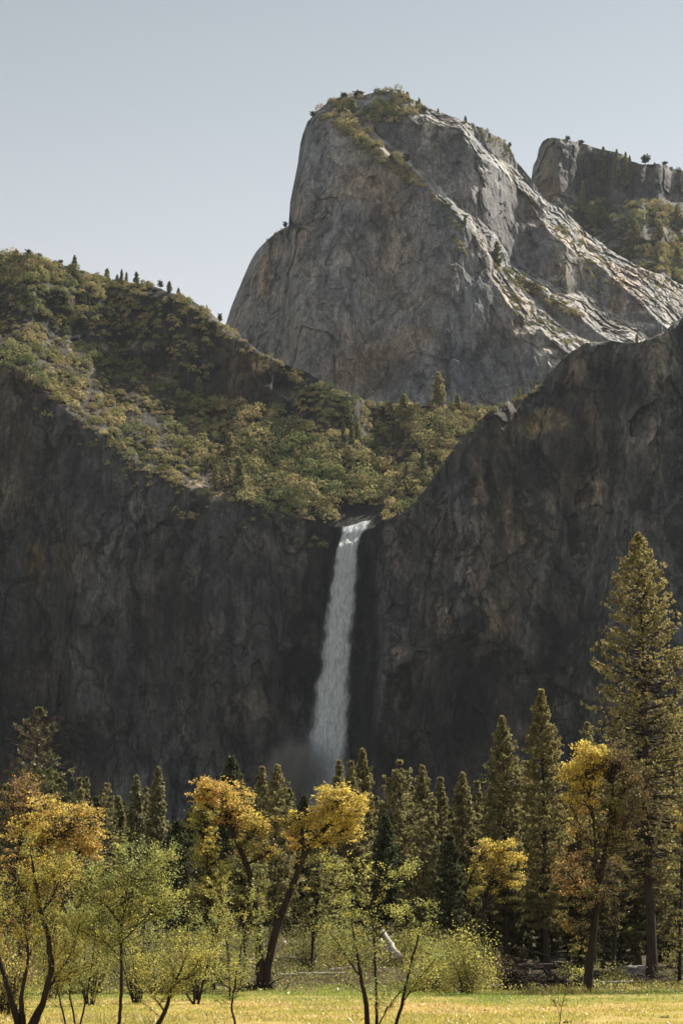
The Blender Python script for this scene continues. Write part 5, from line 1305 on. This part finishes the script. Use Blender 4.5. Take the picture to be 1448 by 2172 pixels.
for a in [
    ('long pale log lying level on the bank right of the forked oak', (585, 2068, 170), (732, 2064, 170), 3.4, 2.4, 61),
    ('pale log sloping down to the forked oak foot from the left', (448, 2022, 182), (552, 2056, 168), 3.0, 2.2, 62),
    ('short pale log end sticking up right of the forked oak', (572, 2032, 168), (604, 1998, 166), 4.4, 3.2, 63),
    ('broad bleached log leaning behind the centre sapling', (846, 2028, 176), (812, 1976, 182), 5.6, 4.2, 64),
    ('thinner bleached log beside the broad leaning one', (826, 2020, 178), (808, 1992, 182), 3.2, 2.2, 65),
    ('small pale log behind the bent centre sapling', (700, 2058, 172), (760, 2050, 172), 3.2, 2.2, 66),
    ('grey stick log low at the meadow edge left of centre', (520, 2078, 164), (590, 2084, 163), 2.6, 2.0, 67),
    ('thin grey log on the bank above the level pale log', (510, 2036, 184), (610, 2030, 186), 2.2, 1.6, 68),
    ('short thick log piece behind the forked oak trunks', (600, 2030, 182), (650, 2036, 182), 3.0, 2.4, 69),
    ('pale branch lying at the foot of the dense willow bush', (1008, 2094, 160), (1066, 2088, 160), 1.8, 1.2, 70),
    ('grey log half buried left of the tall leaning oak', (1130, 2080, 172), (1210, 2082, 170), 2.8, 2.0, 71),
    ('dark mossy log behind the brush pile at right', (1060, 2050, 190), (1180, 2046, 192), 4.2, 3.0, 72),
    ('thin fallen trunk in the shade below the tall slim pine', (1090, 2010, 206), (1170, 2030, 204), 2.6, 1.8, 73),
    ('long low log right of the tall leaning oak', (1270, 2084, 178), (1340, 2082, 178), 2.4, 1.8, 74),
    ('short log near the giant pine foot', (1400, 2078, 200), (1448, 2074, 200), 3.0, 2.4, 75),
    ('pale stick at the meadow edge on the left', (170, 2090, 158), (232, 2084, 158), 1.8, 1.4, 76),
    ('small pale log under the left young trees', (320, 2086, 158), (372, 2092, 157), 2.0, 1.6, 77),
]:
    dark = 'dark' in a[0] or 'shade' in a[0] or 'buried' in a[0]
    log(*a[:6], M_bark if dark else M_pale)
def pile(label, u, d, w, h, n, seed):
    rng = np.random.default_rng(seed); b = base(u, d); mb = MB()
    for i in range(n):
        c = b + np.array([rng.normal() * w * .5, rng.normal() * .5, abs(rng.normal()) * h * .45])
        dr = norm(rng.normal(size=3) * np.array([1, .6, .5])); L = rng.uniform(.5, 1.6)
        m = c + rng.normal(size=3) * .12
        c2 = c - dr * L * .5; c3 = c + dr * L * .5; c2[2] = max(c2[2], b[2]); c3[2] = max(c3[2], b[2])
        r = rng.uniform(.02, .075)
        t = rng.choice([.6, .9, 1.3, 2.4], p=[.4, .3, .2, .1])
        tube(mb, spline(np.stack([c2, m, c3]), 5), np.linspace(r, r * .5, 5), 5, (t, t * .96, t * .9))
    o = mb.build('brush_pile', M_bark, None, True, b); o.location = [float(q) for q in b]
    tag(o, label, 'brush pile')
pile('dark tangled root heap right of the dense willow bush', 1082, 166, 2.0, 2.1, 280, 81)
pile('long heap of dead branches left of the tall leaning oak', 1180, 168, 3.0, 1.7, 320, 82)
pile('heap of driftwood sticks at the forked oak foot', 545, 160, 1.7, .6, 70, 83)
pile('dark root clump left of the giant pine foot', 1365, 196, 1.5, 1.5, 110, 84)
pile('scattered dead branches in the shade under the slim pines', 1130, 196, 3.4, 1.6, 150, 85)
def stone(name, label, cat, u, d, sx, sy, sz, seed, mat, tint=(1, 1, 1), sink=.25):
    import bmesh
    bm = bmesh.new(); bmesh.ops.create_icosphere(bm, subdivisions=4, radius=1)
    v = np.array([q.co[:] for q in bm.verts]); f = [[q.index for q in t.verts] for t in bm.faces]; bm.free()
    v = v * (1 + .22 * fbm(v, (.8, .8, .8), 4, seed))[:, None] * np.array([sx, sy, sz])
    b = base(u, d); b[2] += sz * (1 - 2 * sink) * .5
    mb = MB(); mb.add(v, None, f, tint); o = mb.build(name, mat, None, True); o.location = [float(q) for q in b]
    tag(o, label, cat)
stone('boulder', 'pale flat boulder behind the pine trunks at right', 'boulder', 1342, 232, 2.3, 1.3, .85, 91, M_dome, (2.4, 2.35, 2.3))
stone('soil_clod', 'small dark clod of earth alone on the meadow', 'clod', 1030, 101, .16, .14, .13, 92, M_bark)
stone('soil_clod', 'flat dark molehill at the lower right of the meadow', 'clod', 1405, 92, .24, .2, .07, 93, M_bark)
stone('soil_clod', 'dark molehill near the bottom middle right of the meadow', 'clod', 1200, 84, .2, .2, .08, 94, M_bark)
